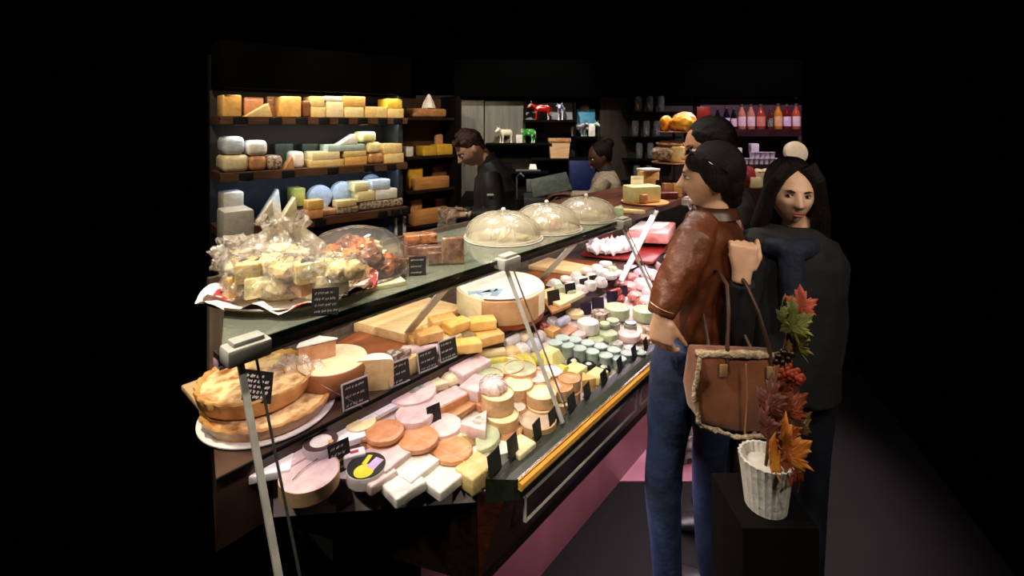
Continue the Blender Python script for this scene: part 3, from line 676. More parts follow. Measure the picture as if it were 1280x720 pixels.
for px, h, r, m, ml, lab in ((897, .20, .028, jm('dark_violet_glass', '120c1c'), lw_, 'dark bottle with lilac label, leftmost on right shelf'),
    (908, .21, .030, jm('dark_violet_glass', '120c1c'), lw_, 'second dark bottle with lilac label on right shelf'),
    (917, .20, .028, jm('dark_violet_glass', '120c1c'), lp, 'dark bottle just left of the pink bottles'),
    (927, .235, .037, jm('pink_juice', 'c07868'), lp, 'pink juice bottle with pale label, left of a pair'),
    (938.5, .235, .037, jm('pink_juice', 'c07868'), lp, 'pink juice bottle with pale label, right of a pair'),
    (950.5, .235, .042, jm('red_juice', '9a3a30'), mat('salmon_label', 'd07868', 'e08a78', rough=.5), 'wide red bottle with salmon label'),
    (962.5, .20, .026, jm('brown_juice', '5a2014'), mat('black_check_label', '181414', 'b0a8a0', scale=120, lo=.48, hi=.52), 'thin brown bottle with speckled dark label'),
    (972.5, .24, .038, jm('orange_juice', 'c87828'), mat('orange_label', 'e0a078', 'f0b890', rough=.5), 'amber orange bottle with peach label'),
    (983.5, .235, .036, jm('ruby_juice', '6a1418'), lw_, 'deep ruby bottle with lilac label'),
    (995, .24, .037, jm('coral_juice', 'b8503c'), lp, 'coral red bottle at the right end of shelf')):
    bottle(px, h, r, m, ml, lab)
bbox_(871, 888, 134, zbs, YL + .05, .08, mat('red_tin', '8c1c10', 'a02818', rough=.35), 'tin', 'red tin behind the tall man at the left end of bottle shelf', 'tin')

# right back counter with yoghurts, crates and cheeses
zc2 = ZC - (236 - HY) / F * 3.9
bm = B(); bx(885, 1002, 236, 420, 3.9, .5, bm); o = struct(done('trim_5', bm, mat('dark_back_counter', '2c1c14', '3c281c', rough=.5)))
zt2 = ZC - (206 - HY) / F * 4.2
bm = B(); bx(905, 1002, 206, 330, 4.2, .25, bm); struct(done('trim_6', bm, MATS['dark_back_counter']))
m_yog = mat('lilac_white_carton', 'e6d4ee', 'f6ecfa', rough=.4)
for r, (n_, y0, hh) in enumerate(((7, 197, .05), (5, 189, .05))):
    for i in range(n_):
        x = 932 + i * 6.4 + (r * 8); D = 4.24; p = atd(x, 200, D); bm = B()
        lathe(bm, [(0, 0), (.018, 0), (.022, .045), (.024, .047), (.024, .052), (0, .052)], seg=16)
        tag(done('yoghurt_pot', bm, m_yog, loc=(p.x, D, zt2 + r * .054)), 'small lilac white pot, %s from left in the %s row of the right back stack' % (ORD[i], ('lower', 'upper')[r]), 'pot', 'small pots stacked at the right back')
for i, (x, y0) in enumerate(((942, 180), (921, 185))):
    p = atd(x, y0, 4.26); h = p.z - zt2 - (.106 if i == 0 else 0)
    bm = B(); box(bm, (0, 0, h / 2), (.07, .06, h), bev=.006); tag(done('tub', bm, m_yog, loc=(p.x, 4.26 + (0 if i else 0), zt2 + (.107 if i == 0 else 0))), ('white tub standing on the stacked small pots', 'pale tub left of the stacked small pots')[i], 'tub')
m_crate = mat('yellow_green_crate', 'c8c088', 'dcd6a4', rough=.5)
for nm, x0, x1, y0, y1, D, lab in (('crate', 926, 968, 213, 236, 3.95, 'pale yellow crate of wrapped cheeses on the right back counter'),):
    t = thing(nm, lab, 'crate', (((x0 + x1) / 2 - 640) / F * D, D + .06, zc2)); W = (x1 - x0) / F * D; H = (y1 - y0) / F * D
    bm = B()
    for a, b_, c_, d_ in ((0, -.06, W, .01), (0, .06, W, .01), (-W / 2, 0, .01, .13), (W / 2, 0, .01, .13)): box(bm, (a, b_, H * .4), (c_, d_, H * .8))
    box(bm, (0, 0, .004), (W, .13, .008)); done('box', bm, m_crate, t)
    for i in range(4):
        bm = B(); ell(bm, (0, 0, 0), (.035, .04, .03), nz=.3, seed=i, sub=3)
        tag(done('wrapped_cheese', bm, c_ivory, loc=(t.location.x - W * .36 + i * W * .24, D + .06, zc2 + H * .8)), 'ivory wrapped cheese, %s from left in the pale yellow crate' % ORD[i], 'cheese', 'wrapped cheeses in the crate')
bbox_(937, 951, 222, zc2, 3.92, .03, c_ivory, 'milk_carton', 'tall ivory carton in front of the pale crate', 'carton')
COL.objects[-1].location.z = zc2
COL.objects[-1].location.y = 3.92
bbox_(916, 928, 204, zc2, 4.1, .08, c_white, 'milk_carton', 'white carton right of the tall man in dark', 'carton'); 
p = atd(990, 188, 3.4); bm = B(); lathe(bm, disc_prof(.10, .06, .02), seg=32); 
vs = bm.verts[:]; xf(vs, Matrix.Rotation(math.radians(78), 4, 'X')); o = tag(done('round_cheese', bm, c_cream, loc=(p.x, 3.4 + .6, p.z)), 'cream cheese wheel propped up behind the dark haired woman', 'cheese')
o.location = (atd(990, 195, 4.15).x, 4.13, zc2 + .27)
bm = B(); p = atd(990, 206, 4.1); box(bm, (0, 0, .07), (.2, .12, .17), bev=.01); tag(done('storage_box', bm, m_dkwood, loc=(p.x, 4.12, zc2)), 'brown box carrying the propped cream wheel', 'box')

# strip lamps under the wall shelves
for z, e, c in ((1.735, 2.6, (1, .95, .88)), (1.385, 1.9, (.70, .84, 1)), (1.955, 2.2, WARM)):
    a = WP(WL / 2, .03, z); l = area('shelf_lamp', a, a + Vector((0, 0, -1)) + WN * .3, e, c, WL * .9, .03)
    l.rotation_euler = (math.radians(12), 0, RW)
a = WP((t2a + t2b) / 2, .13, 1.94)
# ================================================================ goods in the counter
def sol(px, py, zf, h=0):
    """world point whose top (zf(n)+h) projects at px,py"""
    z = zf(-1.0) if callable(zf) else zf
    for _ in range(8):
        p = onz(px, py, z + h); z = zf(sn(p)[1]) if callable(zf) else zf
    p = onz(px, py, z + h); return Vector((p.x, p.y, z)), p.y / F
TR = lambda n: zt(n) + .001
TILT = math.atan2(.06, .345)
def tiltM(rz=0):   # display floor slopes down to the front
    ax = Vector((U.x, U.y, 0)); return Matrix.Rotation(-TILT, 4, ax) @ Matrix.Rotation(rz, 4, 'Z')
def put(o, p, rz=0, tilt=False):
    if tilt: o.matrix_world = Matrix.Translation(p) @ Matrix.Rotation(TILT, 4, U) @ Matrix.Rotation(rz, 4, 'Z')
    else: o.location = p; o.rotation_euler = (0, 0, rz)
    return o
def goods(px, py, wpx, h, kind, m, label, zf=TR, name='round_cheese', cat='cheese', group='cheeses in the display', rz=None, asp=1, m2=None, nz=.0015, bev=None, base=0, a=(0, 360), tilt=None):
    zz = (lambda n: zf(n) + base) if callable(zf) else zf + base
    p, k = sol(px, py, zz, h); w = wpx * k; r = w / 2; bm = B()
    if rz is None: rz = RC
    if zf is TR: p = p + Vector((0, 0, min(r, .05) * .06))
    if kind == 'wheel': lathe(bm, disc_prof(r, h, bev or min(h * .35, .008)), seg=40, nz=nz, seed=px)
    elif kind == 'double':
        lathe(bm, disc_prof(r, h * .48, bev or .006), seg=40, nz=nz, seed=px); lathe(bm, disc_prof(r * .99, h * .5, .006, z0=h * .5), seg=40, nz=nz, seed=px + 3)
    elif kind == 'block': box(bm, (0, 0, h / 2), (w, w * asp, h), bev=bev or min(h * .15, .006), seg=3)
    elif kind == 'sector': lathe(bm, disc_prof(r, h, .006), seg=30, a0=math.radians(a[0]), a1=math.radians(a[1]), nz=nz, seed=px)
    elif kind == 'bowl': lathe(bm, [(0, 0), (r * .62, 0), (r * .84, h * .2), (r * .97, h * .55), (r, h * .85), (r * .95, h), (0, h)], seg=48, nz=nz)
    elif kind == 'wedge': prism(bm, [(-r, -r * asp), (r, 0), (-r, r * asp)], 0, h, .004)
    elif kind == 'log':
        vs = lathe(bm, disc_prof(h / 2, w, .006), seg=24, nz=nz); xf(vs, Matrix.Translation((-w / 2, 0, h / 2)) @ Matrix.Rotation(PI / 2, 4, 'Y'))
    elif kind == 'dome': lathe(bm, [(0, 0), (r * .9, 0), (r, h * .2), (r * .92, h * .6), (r * .6, h * .93), (0, h)], seg=32, nz=nz * 2, seed=px)
    elif kind == 'pyr': box(bm, (0, 0, h / 2), (w, w, h), taper=.55, bev=.004)
    elif kind == 'lump': ell(bm, (0, 0, h / 2), (r, r * asp, h / 2), nz=.25, seed=px, sub=3)
    elif kind == 'ring':
        lathe(bm, [(r * .4, .004), (r * .4, h * .7), (r * .55, h), (r * .85, h), (r, h * .7), (r, .004)], seg=36, nz=nz)
    o = done(name, bm, [m, m2 or m]); put(o, p, rz); tag(o, label, cat, group)
    return o, p, r
def kid(par, name, bm, m, label=None):
    o = done(name, bm, m, par)
    if label: o['label'] = label
    return o
def scribble(bm, w, h, rows, th=.0012, seed=0, y=-.0012):
    rnd = random.Random(seed)
    for r in range(rows):
        z = h * (.82 - r * .66 / max(rows - 1, 1)); x = -w * .38; end = w * rnd.uniform(.15, .4)
        while x < end:
            n = rnd.randint(2, 5); pts = []
            for i in range(n * 2):
                pts.append((x, y, z + (h * .045 if i % 2 else -h * .045) * rnd.uniform(.5, 1.2))); x += w * .022
            tube(bm, pts, th, 5); x += w * .04
def card(px, py, wpx, hpx, z, label, yaw=None, lean=-12, rows=3, holder=None, group='black price cards', white=False, p=None, seed=0, th=None, m=None):
    """slate card on a small stand; px,py is the bottom centre"""
    if p is None: p, k = sol(px, py, z)
    else: k = p.y / F
    w, h = wpx * k, hpx * k
    t = thing('price_card', label, 'price card', p, RC if yaw is None else math.radians(yaw), group)
    R = Matrix.Rotation(math.radians(lean), 4, 'X')
    bm = B(); box(bm, (0, 0, h / 2), (w, .002, h)); xf(bm.verts[:], R); kid(t, 'card', bm, m or m_slate)
    if rows:
        bm = B(); scribble(bm, w, h, rows, th or (.0012 if white else .0006), seed or int(px)); xf(bm.verts[:], R); kid(t, 'writing', bm, m_chalk)
    if holder:
        bm = B(); box(bm, (0, 0, h + .001), (w * 1.02, .004, .004)); box(bm, (-w / 2, 0, h / 2), (.004, .004, h)); xf(bm.verts[:], R); box(bm, (0, .008, .002), (w * .9, .022, .004)); kid(t, 'holder', bm, m_satin)
    else:
        bm = B(); box(bm, (0, .006, .002), (w * .5, .016, .004)); kid(t, 'foot', bm, m_blk)
    return t
G = 'cheeses in the front display'
# --- near left: boxes and packs
o, p, r = goods(387, 592, 70, .032, 'wheel', c_pinkw, 'large pink topped round cheese in a thin wooden box at near left', group=G, bev=.003)
bm = B(); lathe(bm, [(r * .995, 0), (r * 1.02, 0), (r * 1.02, .032), (r * .995, .032)], seg=40); kid(o, 'wooden_band', bm, c_boxw)
bm = B(); tube(bm, [(-r * .6, 0, .0365), (-r*.2, r * .2, .037), (r * .5, r * .35, .0365)], .0012, 5); kid(o, 'crease', bm, c_rindm)
o, p, r = goods(401, 553, 42, .040, 'wheel', c_white, 'round cheese box with a dark ringed paper label near the pies', group=G, name='cheese_box', bev=.002)
bm = B(); lathe(bm, [(r * .62, .0405), (r * .97, .0405), (r * .97, .041), (r * .62, .041)], seg=36); kid(o, 'label_ring', bm, mat('dark_wine_print', '3a2026', '4a2a30', rough=.5), 'dark wine coloured printed ring')
bm = B(); lathe(bm, [(0, .0405), (.007, .0405), (.007, .0415), (0, .0415)], (r * .35, -r * .5, 0), seg=16); kid(o, 'seal', bm, c_gold, 'yellow round seal')
o, p, r = goods(458, 584, 48, .030, 'wheel', c_white, 'round cheese box with black lid and yellow lemon print', group=G, name='cheese_box', bev=.002)
bm = B(); lathe(bm, [(0, .0302), (r * .97, .0302), (r * .97, .032), (0, .032)], seg=36); kid(o, 'lid', bm, c_blk)
bm = B(); lathe(bm, [(0, .0322), (r * .5, .0322), (r * .5, .0328), (0, .0328)], (-r * .35, -r * .3, 0), seg=20); box(bm, (r * .25, r * .3, .0325), (r * .7, r * .25, .0008), rz=.5); kid(o, 'print', bm, mat('lemon_print', 'd8c81c', 'e8dc3c', rough=.4), 'yellow print')
bm = B(); box(bm, (r * .35, -r * .25, .0325), (r * .8, r * .5, .0008), rz=.3); kid(o, 'print', bm, mat('lilac_print', 'b8a0d0', 'd0bce4', rough=.4), 'lilac print')
goods(340, 582, 46, .020, 'block', m_paper, 'white waxed paper pack lying below the pies at near left', name='cheese_pack', rz=.3, asp=.7, group=G)
goods(372, 570, 34, .022, 'block', c_pinkw, 'pink white pack tucked behind the large pink round', name='cheese_pack', rz=.9, asp=.7, group=G)
goods(432, 543, 44, .016, 'block', m_paper, 'flat white paper pack behind the upright black card', name='cheese_pack', rz=.5, asp=.8, group=G)
o, p, r = goods(443, 566, 26, .028, 'block', m_paper, 'small white pack with a red mark beside the black lid box', name='cheese_pack', rz=.4, asp=.6, group=G)
bm = B(); box(bm, (0, 0, .0285), (.02, .01, .001)); kid(o, 'red_mark', bm, mat('red_print', 'c03028', rough=.5))
card(427, 590, 27, 34, TR, 'upright black price card by the round box with black lid', yaw=42, lean=-20, rows=4)
for i, (x, y, wp, lab) in enumerate(((484, 566, 50, 'large flat white square cheese, first in the row toward the glass'), (516, 579, 48, 'flat white square cheese in the middle of the row'), (552, 592, 48, 'flat white square cheese nearest the wooden rail'), (470, 590, 38, 'flat pinkish square cheese beside the black lid box'), (503, 602, 44, 'flat white square cheese at the lower edge'))):
    goods(x, y, wp, .026, 'block', c_pinkw if i in (0, 3) else c_white, lab, name='square_cheese', asp=1.0, rz=RC + .12 - .05 * i, group='flat square cheeses', bev=.005)
goods(451, 528, 38, .020, 'sector', c_ivory, 'cream half round leaning by the riser edge', rz=-.2, a=(150, 400), group=G)
goods(461, 541, 30, .022, 'double', c_tan, 'small tan round mostly behind the orange pair', group=G)
for x, y, wp, lab in ((481, 539, 48, 'orange washed rind round, leftmost of three stacked pairs'), (523, 548, 51, 'orange washed rind round, middle of three stacked pairs'), (566, 562, 50, 'orange washed rind round, rightmost of three stacked pairs')):
    goods(x, y, wp, .034, 'double', c_org, lab, group='stacked orange rounds')
goods(518, 516, 48, .032, 'wheel', c_pinkw, 'pale lilac white round behind the orange rounds', group=G, bev=.009, nz=.003)
goods(552, 531, 50, .022, 'wheel', c_pinkw, 'pale pink round in front of the small leaning card', group=G, bev=.008, nz=.003)
card(545, 538, 19, 29, TR, 'small dark card standing between two pale pink rounds', yaw=40, lean=-15, rows=0)
goods(470, 512, 58, .012, 'block', m_paper, 'blank white paper sheet pack along the riser edge', name='cheese_pack', asp=.5, group=G)
o, p, r = goods(514, 489, 62, .020, 'wheel', c_pinkw, 'cut pink white round with grey mould patch near the riser', group=G)
bm = B(); ell(bm, (r * .2, 0, .02), (r * .45, r * .25, .0025), nz=.5, sub=3); kid(o, 'mould_patch', bm, c_grey)
o, p, r = goods(553, 499, 62, .030, 'block', c_pinkw, 'long film wrapped slab with an orange cut side', asp=.42, rz=RC - .1, group=G, name='cheese_slab')
bm = B(); box(bm, (0, -r * .43, .014), (r * 1.9, .004, .024)); kid(o, 'cut_face', bm, c_org)
goods(540, 480, 30, .022, 'wedge', c_cream, 'cream wedge pointing along the riser edge', rz=RC + PI, group=G, name='cheese_wedge')
goods(595, 479, 36, .045, 'block', c_pinkw, 'cube of pink rind cheese beside the wrapped boxes', asp=.8, rz=RC + .2, group=G, name='cheese_block')
goods(588, 456, 50, .040, 'block', c_pinkw, 'large peach coloured block under the riser cards', asp=.55, rz=RC, group=G, name='cheese_block', m2=c_org)
goods(563, 468, 26, .026, 'dome', c_cream, 'small round cream cheese left of the peach block', group=G, name='round_cheese')
goods(575, 512, 40, .016, 'block', c_tan, 'thin tan slab in front of the wrapped slab', asp=.4, rz=RC, group=G, name='cheese_slab')
goods(610, 500, 34, .022, 'block', c_org, 'orange slab between the pink cube and boxes', asp=.6, rz=RC, group=G, name='cheese_slab')
goods(594, 544, 62, .030, 'sector', c_green, 'cut white rind wheel with green paste beneath the blue wedge', rz=RC + .5, a=(-160, 120), m2=c_ivory, group=G)
o, p, r = goods(600, 524, 40, .034, 'wedge', c_pinkw, 'small blue veined wedge lying on the cut wheel', rz=RC + .3, asp=.9, base=.02, group=G, name='cheese_wedge')
bm = B(); ell(bm, (-r * .3, 0, .034), (r * .4, r * .3, .002), nz=.6, sub=3); kid(o, 'mould_patch', bm, c_grey)
o, p, r = goods(617, 572, 66, .034, 'sector', c_white, 'white half wheel with a grey square label near the glass', rz=RC, a=(-30, 200), group=G)
bm = B(); box(bm, (-r * .1, r * .3, .035), (r * .5, r * .5, .001), rz=.3); kid(o, 'paper_label', bm, c_rindm)
goods(594, 582, 42, .044, 'block', c_yel, 'yellow cheese block behind a front card at lower right', asp=.8, rz=RC, group=G, name='cheese_block')
goods(650, 556, 34, .040, 'block', c_cream, 'cream block behind the second front card', asp=.8, rz=RC, group=G, name='cheese_block')
goods(640, 542, 44, .022, 'block', c_tan, 'tan ribbed biscuit pack in front of the wooden boxes', asp=.55, rz=RC + .5, group=G, name='biscuit_pack', cat='biscuit pack')
goods(628, 526, 30, .016, 'block', c_org, 'small orange pack behind the tan biscuit pack', asp=.7, rz=RC, group=G, name='biscuit_pack', cat='biscuit pack')
# --- round wood boxes
def boxed(px, py, wpx, h, label, base=0, film=False, top=None, bandm=None, rim=True, gr='round cheeses in thin wooden boxes'):
    o, p, r = goods(px, py, wpx, h, 'wheel', top or c_cream, label, base=base, name='boxed_cheese', group=gr, bev=.002, nz=0)
    bm = B(); lathe(bm, [(r * .97, h * .9), (r * .97, h + .003), (r * 1.03, h + .003), (r * 1.03, .001), (r * .98, .001)], seg=36); kid(o, 'wooden_band', bm, bandm or c_boxw)
    if film:
        bm = B(); ell(bm, (0, 0, h + .006), (r * 1.0, r * .9, .012), nz=.2, sub=3); kid(o, 'film_wrap', bm, m_film)
    return o
boxed(628, 520, 40, .040, 'wooden boxed round at the bottom of the tall pink pile')
boxed(622, 493, 40, .045, 'wooden boxed round stacked over another, under the wrapped cheese', base=.035)
o, p, r = goods(616, 474, 34, .036, 'dome', c_pinkw, 'film wrapped pink cheese on top of the boxed rounds', base=.075, group=G, nz=.004)
bm = B(); ell(bm, (0, 0, .016), (r * 1.06, r * 1.06, .024), nz=.12, sub=3); kid(o, 'film_wrap', bm, m_film)
boxed(646, 510, 22, .024, 'small white rimmed boxed round between the piles', top=c_white)
boxed(647, 481, 38, .045, 'deep boxed round with white rim left of the glass rod')
boxed(650, 462, 40, .04, 'boxed round with grey top behind the deep one', top=c_green)
boxed(633, 458, 44, .03, 'wide flat round at the back of the boxed group', top=c_green)
boxed(612, 470, 34, .035, 'greenish round left of the boxed group', top=c_green)
boxed(677, 508, 36, .028, 'boxed round under another beside the glass rod')
boxed(677, 492, 37, .030, 'boxed round on top of the pair beside the glass rod', base=.028)
boxed(672, 472, 32, .04, 'boxed round with lilac top behind the glass rod', top=c_pinkw)
boxed(688, 465, 30, .04, 'boxed round with bright rim behind the rod, right one', top=c_white)
boxed(672, 526, 46, .032, 'large pale boxed round nearest the front sill', top=mat('beige_shiny_top', 'c0a890', 'd0b8a0', rough=.2))
boxed(700, 502, 30, .026, 'boxed round at the bottom of the right hand pile')
boxed(700, 484, 31, .030, 'boxed round on top of the right hand pile', base=.026, top=c_org)
boxed(712, 490, 26, .03, 'small pinkish boxed round low on the far right', top=c_org)
boxed(712, 474, 27, .030, 'small pinkish boxed round high on the far right', base=.03, top=c_org)
# --- yellow and green group
goods(617, 449, 34, .032, 'log', c_lime, 'lime green cheese log, front one of two', rz=RC - .6, group=G, name='cheese_log')
goods(610, 438, 44, .034, 'log', c_ivory, 'ivory cheese log with lime end, rear one of two', rz=RC - .6, group=G, name='cheese_log', m2=c_lime)
goods(655, 448, 34, .036, 'dome', c_lime, 'lime yellow domed cheese left of the glass rod', group=G, nz=.006)
goods(640, 447, 22, .028, 'dome', c_ivory, 'small ivory cheese beside the lime dome', group=G)
goods(688, 438, 30, .045, 'pyr', mat('lemon_cream', 'd8d084', 'ece4a8', rough=.4), 'pale lemon pyramid cheese right of the glass rod', group=G, name='pyramid_cheese')
goods(672, 443, 18, .03, 'dome', c_lime, 'small lime cheese between dome and pyramid', group=G)
goods(683, 457, 20, .026, 'pyr', c_lime, 'small lime pyramid in front of the lemon pyramid', group=G, name='pyramid_cheese')
goods(702, 459, 22, .03, 'pyr', c_lime, 'yellow pyramid left of the orange wedge', group=G, name='pyramid_cheese')
goods(719, 460, 26, .028, 'block', mat('lemon_cream', 'd8d084'), 'pale lemon block behind the orange wedge', group=G, name='cheese_block', asp=.8)
goods(732, 470, 20, .044, 'wedge', c_gold, 'bright orange yellow wedge at the front sill', group=G, name='cheese_wedge', rz=RC + 1)
goods(747, 466, 24, .03, 'block', MATS['lemon_cream'], 'pale lemon block right of the orange wedge', group=G, name='cheese_block', asp=.8)
for i, (x, y) in enumerate(((717, 451), (736, 455), (755, 459))):
    o, p, r = goods(x, y, 17, .018, 'ring', c_blk, 'small black dish, %s of three near the front' % ORD[i], group='small black dishes', name='black_dish', cat='dish')
    bm = B(); ell(bm, (0, 0, .012), (r * .6, r * .5, .010), nz=.3, sub=2, seed=i); kid(o, 'filling', bm, c_white)
# --- whites near riser
for x, y, wp, h, kd, m, lab in ((640, 421, 26, .035, 'log', c_white, 'white log by the riser edge left of the rod'), (652, 431, 22, .035, 'dome', c_white, 'white round cheese left of the glass rod, upper group'),
    (668, 425, 20, .035, 'dome', c_bluei, 'pale blue white round right of the glass rod'), (655, 415, 20, .03, 'dome', c_cream, 'cream round in front of the paprika cheese'),
    (678, 404, 20, .03, 'dome', c_hamd, 'paprika red topped small cheese by the riser'), (690, 411, 16, .028, 'block', c_gold, 'small orange block by the paprika cheese'),
    (703, 398, 24, .036, 'log', c_bluei, 'blue grey wrapped log by the riser'), (690, 397, 18, .03, 'dome', c_white, 'small white round behind the blue grey log'),
    (718, 390, 24, .026, 'wheel', c_ivory, 'flat ivory round in front of a riser card'), (640, 435, 24, .03, 'dome', c_yel, 'yellowish white round next to the ivory log'),
    (675, 415, 16, .03, 'dome', c_white, 'tiny white round below the paprika cheese'), (706, 412, 26, .012, 'block', c_tan, 'thin tan slab under the blue grey log')):
    goods(x, y, wp, h, kd, m, lab, group='small goat cheeses near the riser', name='goat_cheese')
# --- mint tubs
k = 0
m_tubb = mat('pale_mint_tub', '94a89e', 'aebeb4', rough=.25)
rows = [[(694, 428), (709, 431), (724, 435), (740, 439), (757, 444), (774, 448)], [(703, 422), (718, 424), (734, 428), (750, 432), (767, 437), (784, 441)], [(789, 432), (799, 437)]]
proto = None
for ri, row in enumerate(rows):
    for ci, (x, y) in enumerate(row):
        lab = 'pale mint lidded tub, %s from left in the %s row of tubs' % (ORD[ci], ('front', 'second', 'rear')[ri])
        p, kk = sol(x, y, TR, .045)
        if proto is None:
            r = 8.6 * kk; proto = thing('mint_tub', lab, 'tub', p, 0, 'mint green tubs of cheese')
            bm = B(); lathe(bm, [(0, 0), (r * .85, 0), (r * .95, .038), (0, .038)], seg=24); kid(proto, 'tub_body', bm, m_tubb)
            bm = B(); lathe(bm, [(0, .0382), (r, .0382), (r * 1.04, .040), (r * 1.04, .045), (r * .9, .046), (r * .86, .0445), (0, .0445)], seg=24); kid(proto, 'lid', bm, c_mint)
            KIDS[proto.name] = list(proto.children); bpy.context.view_layer.update(); KIDS = {}
        else:
            s = kk * 8.6 / r; dup(proto, p, 0, lab, (s, s, 1 if ri < 2 else .8))
# --- drums, jars
for x, y, wp, h, kd, m, lab in ((735, 402, 27, .052, 'wheel', c_white, 'tall white drum cheese in the middle of the display'), (760, 416, 24, .032, 'wheel', c_green, 'greenish ivory drum right of the white drum'),
    (786, 417, 28, .030, 'wheel', c_pinkw, 'grey pink mould rind round by the hand'), (722, 416, 22, .020, 'wheel', c_pinkw, 'flat pink round left of the white drum'),
    (745, 424, 20, .016, 'wheel', c_green, 'flat green round in front of the white drum'), (770, 428, 18, .02, 'wheel', c_grey, 'flat grey round among the tubs'),
    (771, 384, 32, .050, 'wheel', c_green, 'big pale green drum behind the jars, left one'), (806, 387, 30, .050, 'wheel', c_green, 'big pale green drum behind the jars, right one'),
    (750, 390, 22, .045, 'wheel', c_rindm, 'brownish drum left of the green drums'), (804, 421, 20, .02, 'wheel', c_tan, 'tan round at the front near the hand'), (812, 410, 18, .03, 'wheel', c_rindm, 'mottled round below the right green drum')):
    goods(x, y, wp, h, kd, m, lab, group='drum shaped cheeses', name='drum_cheese')
for x, y, wp, m, lab in ((766, 400, 18, c_green, 'clear jar with clip lid before the left green drum'), (788, 403, 16, m_steel, 'silver foil topped jar between the green drums'), (756, 404, 14, c_ivory, 'small jar with ivory lid beside the white drum')):
    p, kk = sol(x, y, TR, .05); r = wp / 2 * kk; t = thing('jar', lab, 'jar', p, 0, 'jars in the display')
    bm = B(); lathe(bm, [(0, 0), (r, 0), (r, .038), (r * .8, .042), (0, .042)], seg=20); kid(t, 'jar_body', bm, mat('cloudy_jar', '70786a', 'a4a898', rough=.15))
    bm = B(); lathe(bm, [(0, .0422), (r * .85, .0422), (r * .85, .05), (0, .052)], seg=20); kid(t, 'lid', bm, m)
# --- far meats
rnd = random.Random(3); meats = []
spots = [(776, 372), (793, 366), (810, 372), (822, 362), (800, 378), (822, 376), (768, 362), (785, 354), (803, 350), (822, 348), (790, 343), (812, 338), (830, 338), (774, 349), (800, 332), (820, 327), (838, 350), (788, 333), (836, 328), (845, 340), (815, 360), (806, 342)]
mm = [c_hamd, c_ham, c_pinkw, c_ham, c_hamd, c_pinkw]
for i, (x, y) in enumerate(spots):
    kd = ('log', 'lump', 'dome')[i % 3]
    goods(x, y, rnd.choice((20, 24, 26)), .045 if kd != 'log' else .036, kd, mm[i % 6] if y > 355 else (c_pinkw, c_ham, mat('pink_white_sausage', 'e8c4cc', 'f8e8ec', rough=.3))[i % 3], ('rosy sausage', 'pink meat parcel', 'round pink charcuterie')[i % 3] + ', %s from the front of the far meat heap' % ORD[i], name=('sausage', 'meat_parcel', 'charcuterie')[i % 3], cat='meat', group='pink meats at the far end', rz=RC + rnd.uniform(-.5, .9), asp=.8)
for x, y, lab in ((810, 317, 'grey smoked ham lump, left of two under the glass'), (834, 316, 'grey smoked ham lump, right of two under the glass'), (822, 306, 'dark smoked ham lump behind the two grey ones')):
    goods(x, y, 26, .05, 'lump', c_rindm if '4' not in lab else c_grey, lab, name='smoked_ham', cat='meat', group='smoked hams at the far end', asp=.9)
# --- cards along the riser edge facing customers
for i, (x, y, wp, hp) in enumerate(((453, 513, 34, 30), (507, 485, 30, 27), (546, 468, 28, 24), (574, 456, 26, 24), (615, 424, 22, 17), (648, 408, 20, 17), (700, 386, 18, 20), (720, 375, 16, 18), (735, 366, 13, 16), (746, 360, 12, 14))):
    p, kk = sol(x, y, ZR + .004); s_, n_ = sn(p); p = L(s_, -1.207, ZR + .004)
    card(x, y, wp, hp, 0, 'dark price card, %s from the near end of the rear shelf edge' % ORD[i], yaw=math.degrees(RC) + (-6 if i < 4 else -20), rows=3 if i < 4 else 0, holder=i < 4, p=p, group='price cards along the rear shelf edge')
m_vio = mat('violet_black_card', '1c1430', '2a2040', rough=.5)
for i, (x, y, wp, hp) in enumerate(((748, 389, 16, 16), (766, 379, 15, 14), (779, 371, 13, 13), (733, 394, 14, 14))):
    card(x, y, wp, hp, TR, 'violet black card, %s in the row below the rear shelf' % ORD[i], yaw=10, rows=0, group='violet cards in the display', m=m_vio)
# --- front cards at the sill
for i, (x, y, wp, hp) in enumerate(((620, 604, 26, 24), (643, 585, 22, 24), (673, 563, 18, 19), (694, 545, 26, 18), (716, 521, 20, 17), (735, 505, 18, 15), (756, 487, 18, 14), (776, 470, 16, 14), (794, 455, 16, 14), (808, 441, 14, 12))):
    r_ = (x - 640) / F; n_ = -.829; s_ = n_ * (r_ * N.y - N.x) / (U.x - r_ * U.y); p = L(s_, n_, .853)
    card(x, y, wp, hp * 1.1, 0, 'dark card seen from behind, %s along the front sill' % ORD[i], yaw=math.degrees(RC) + 8, rows=0, lean=-10, p=p, group='cards along the front sill', m=mat('dark_card_back', '2a2c2a', '3a3c38', rough=.5))

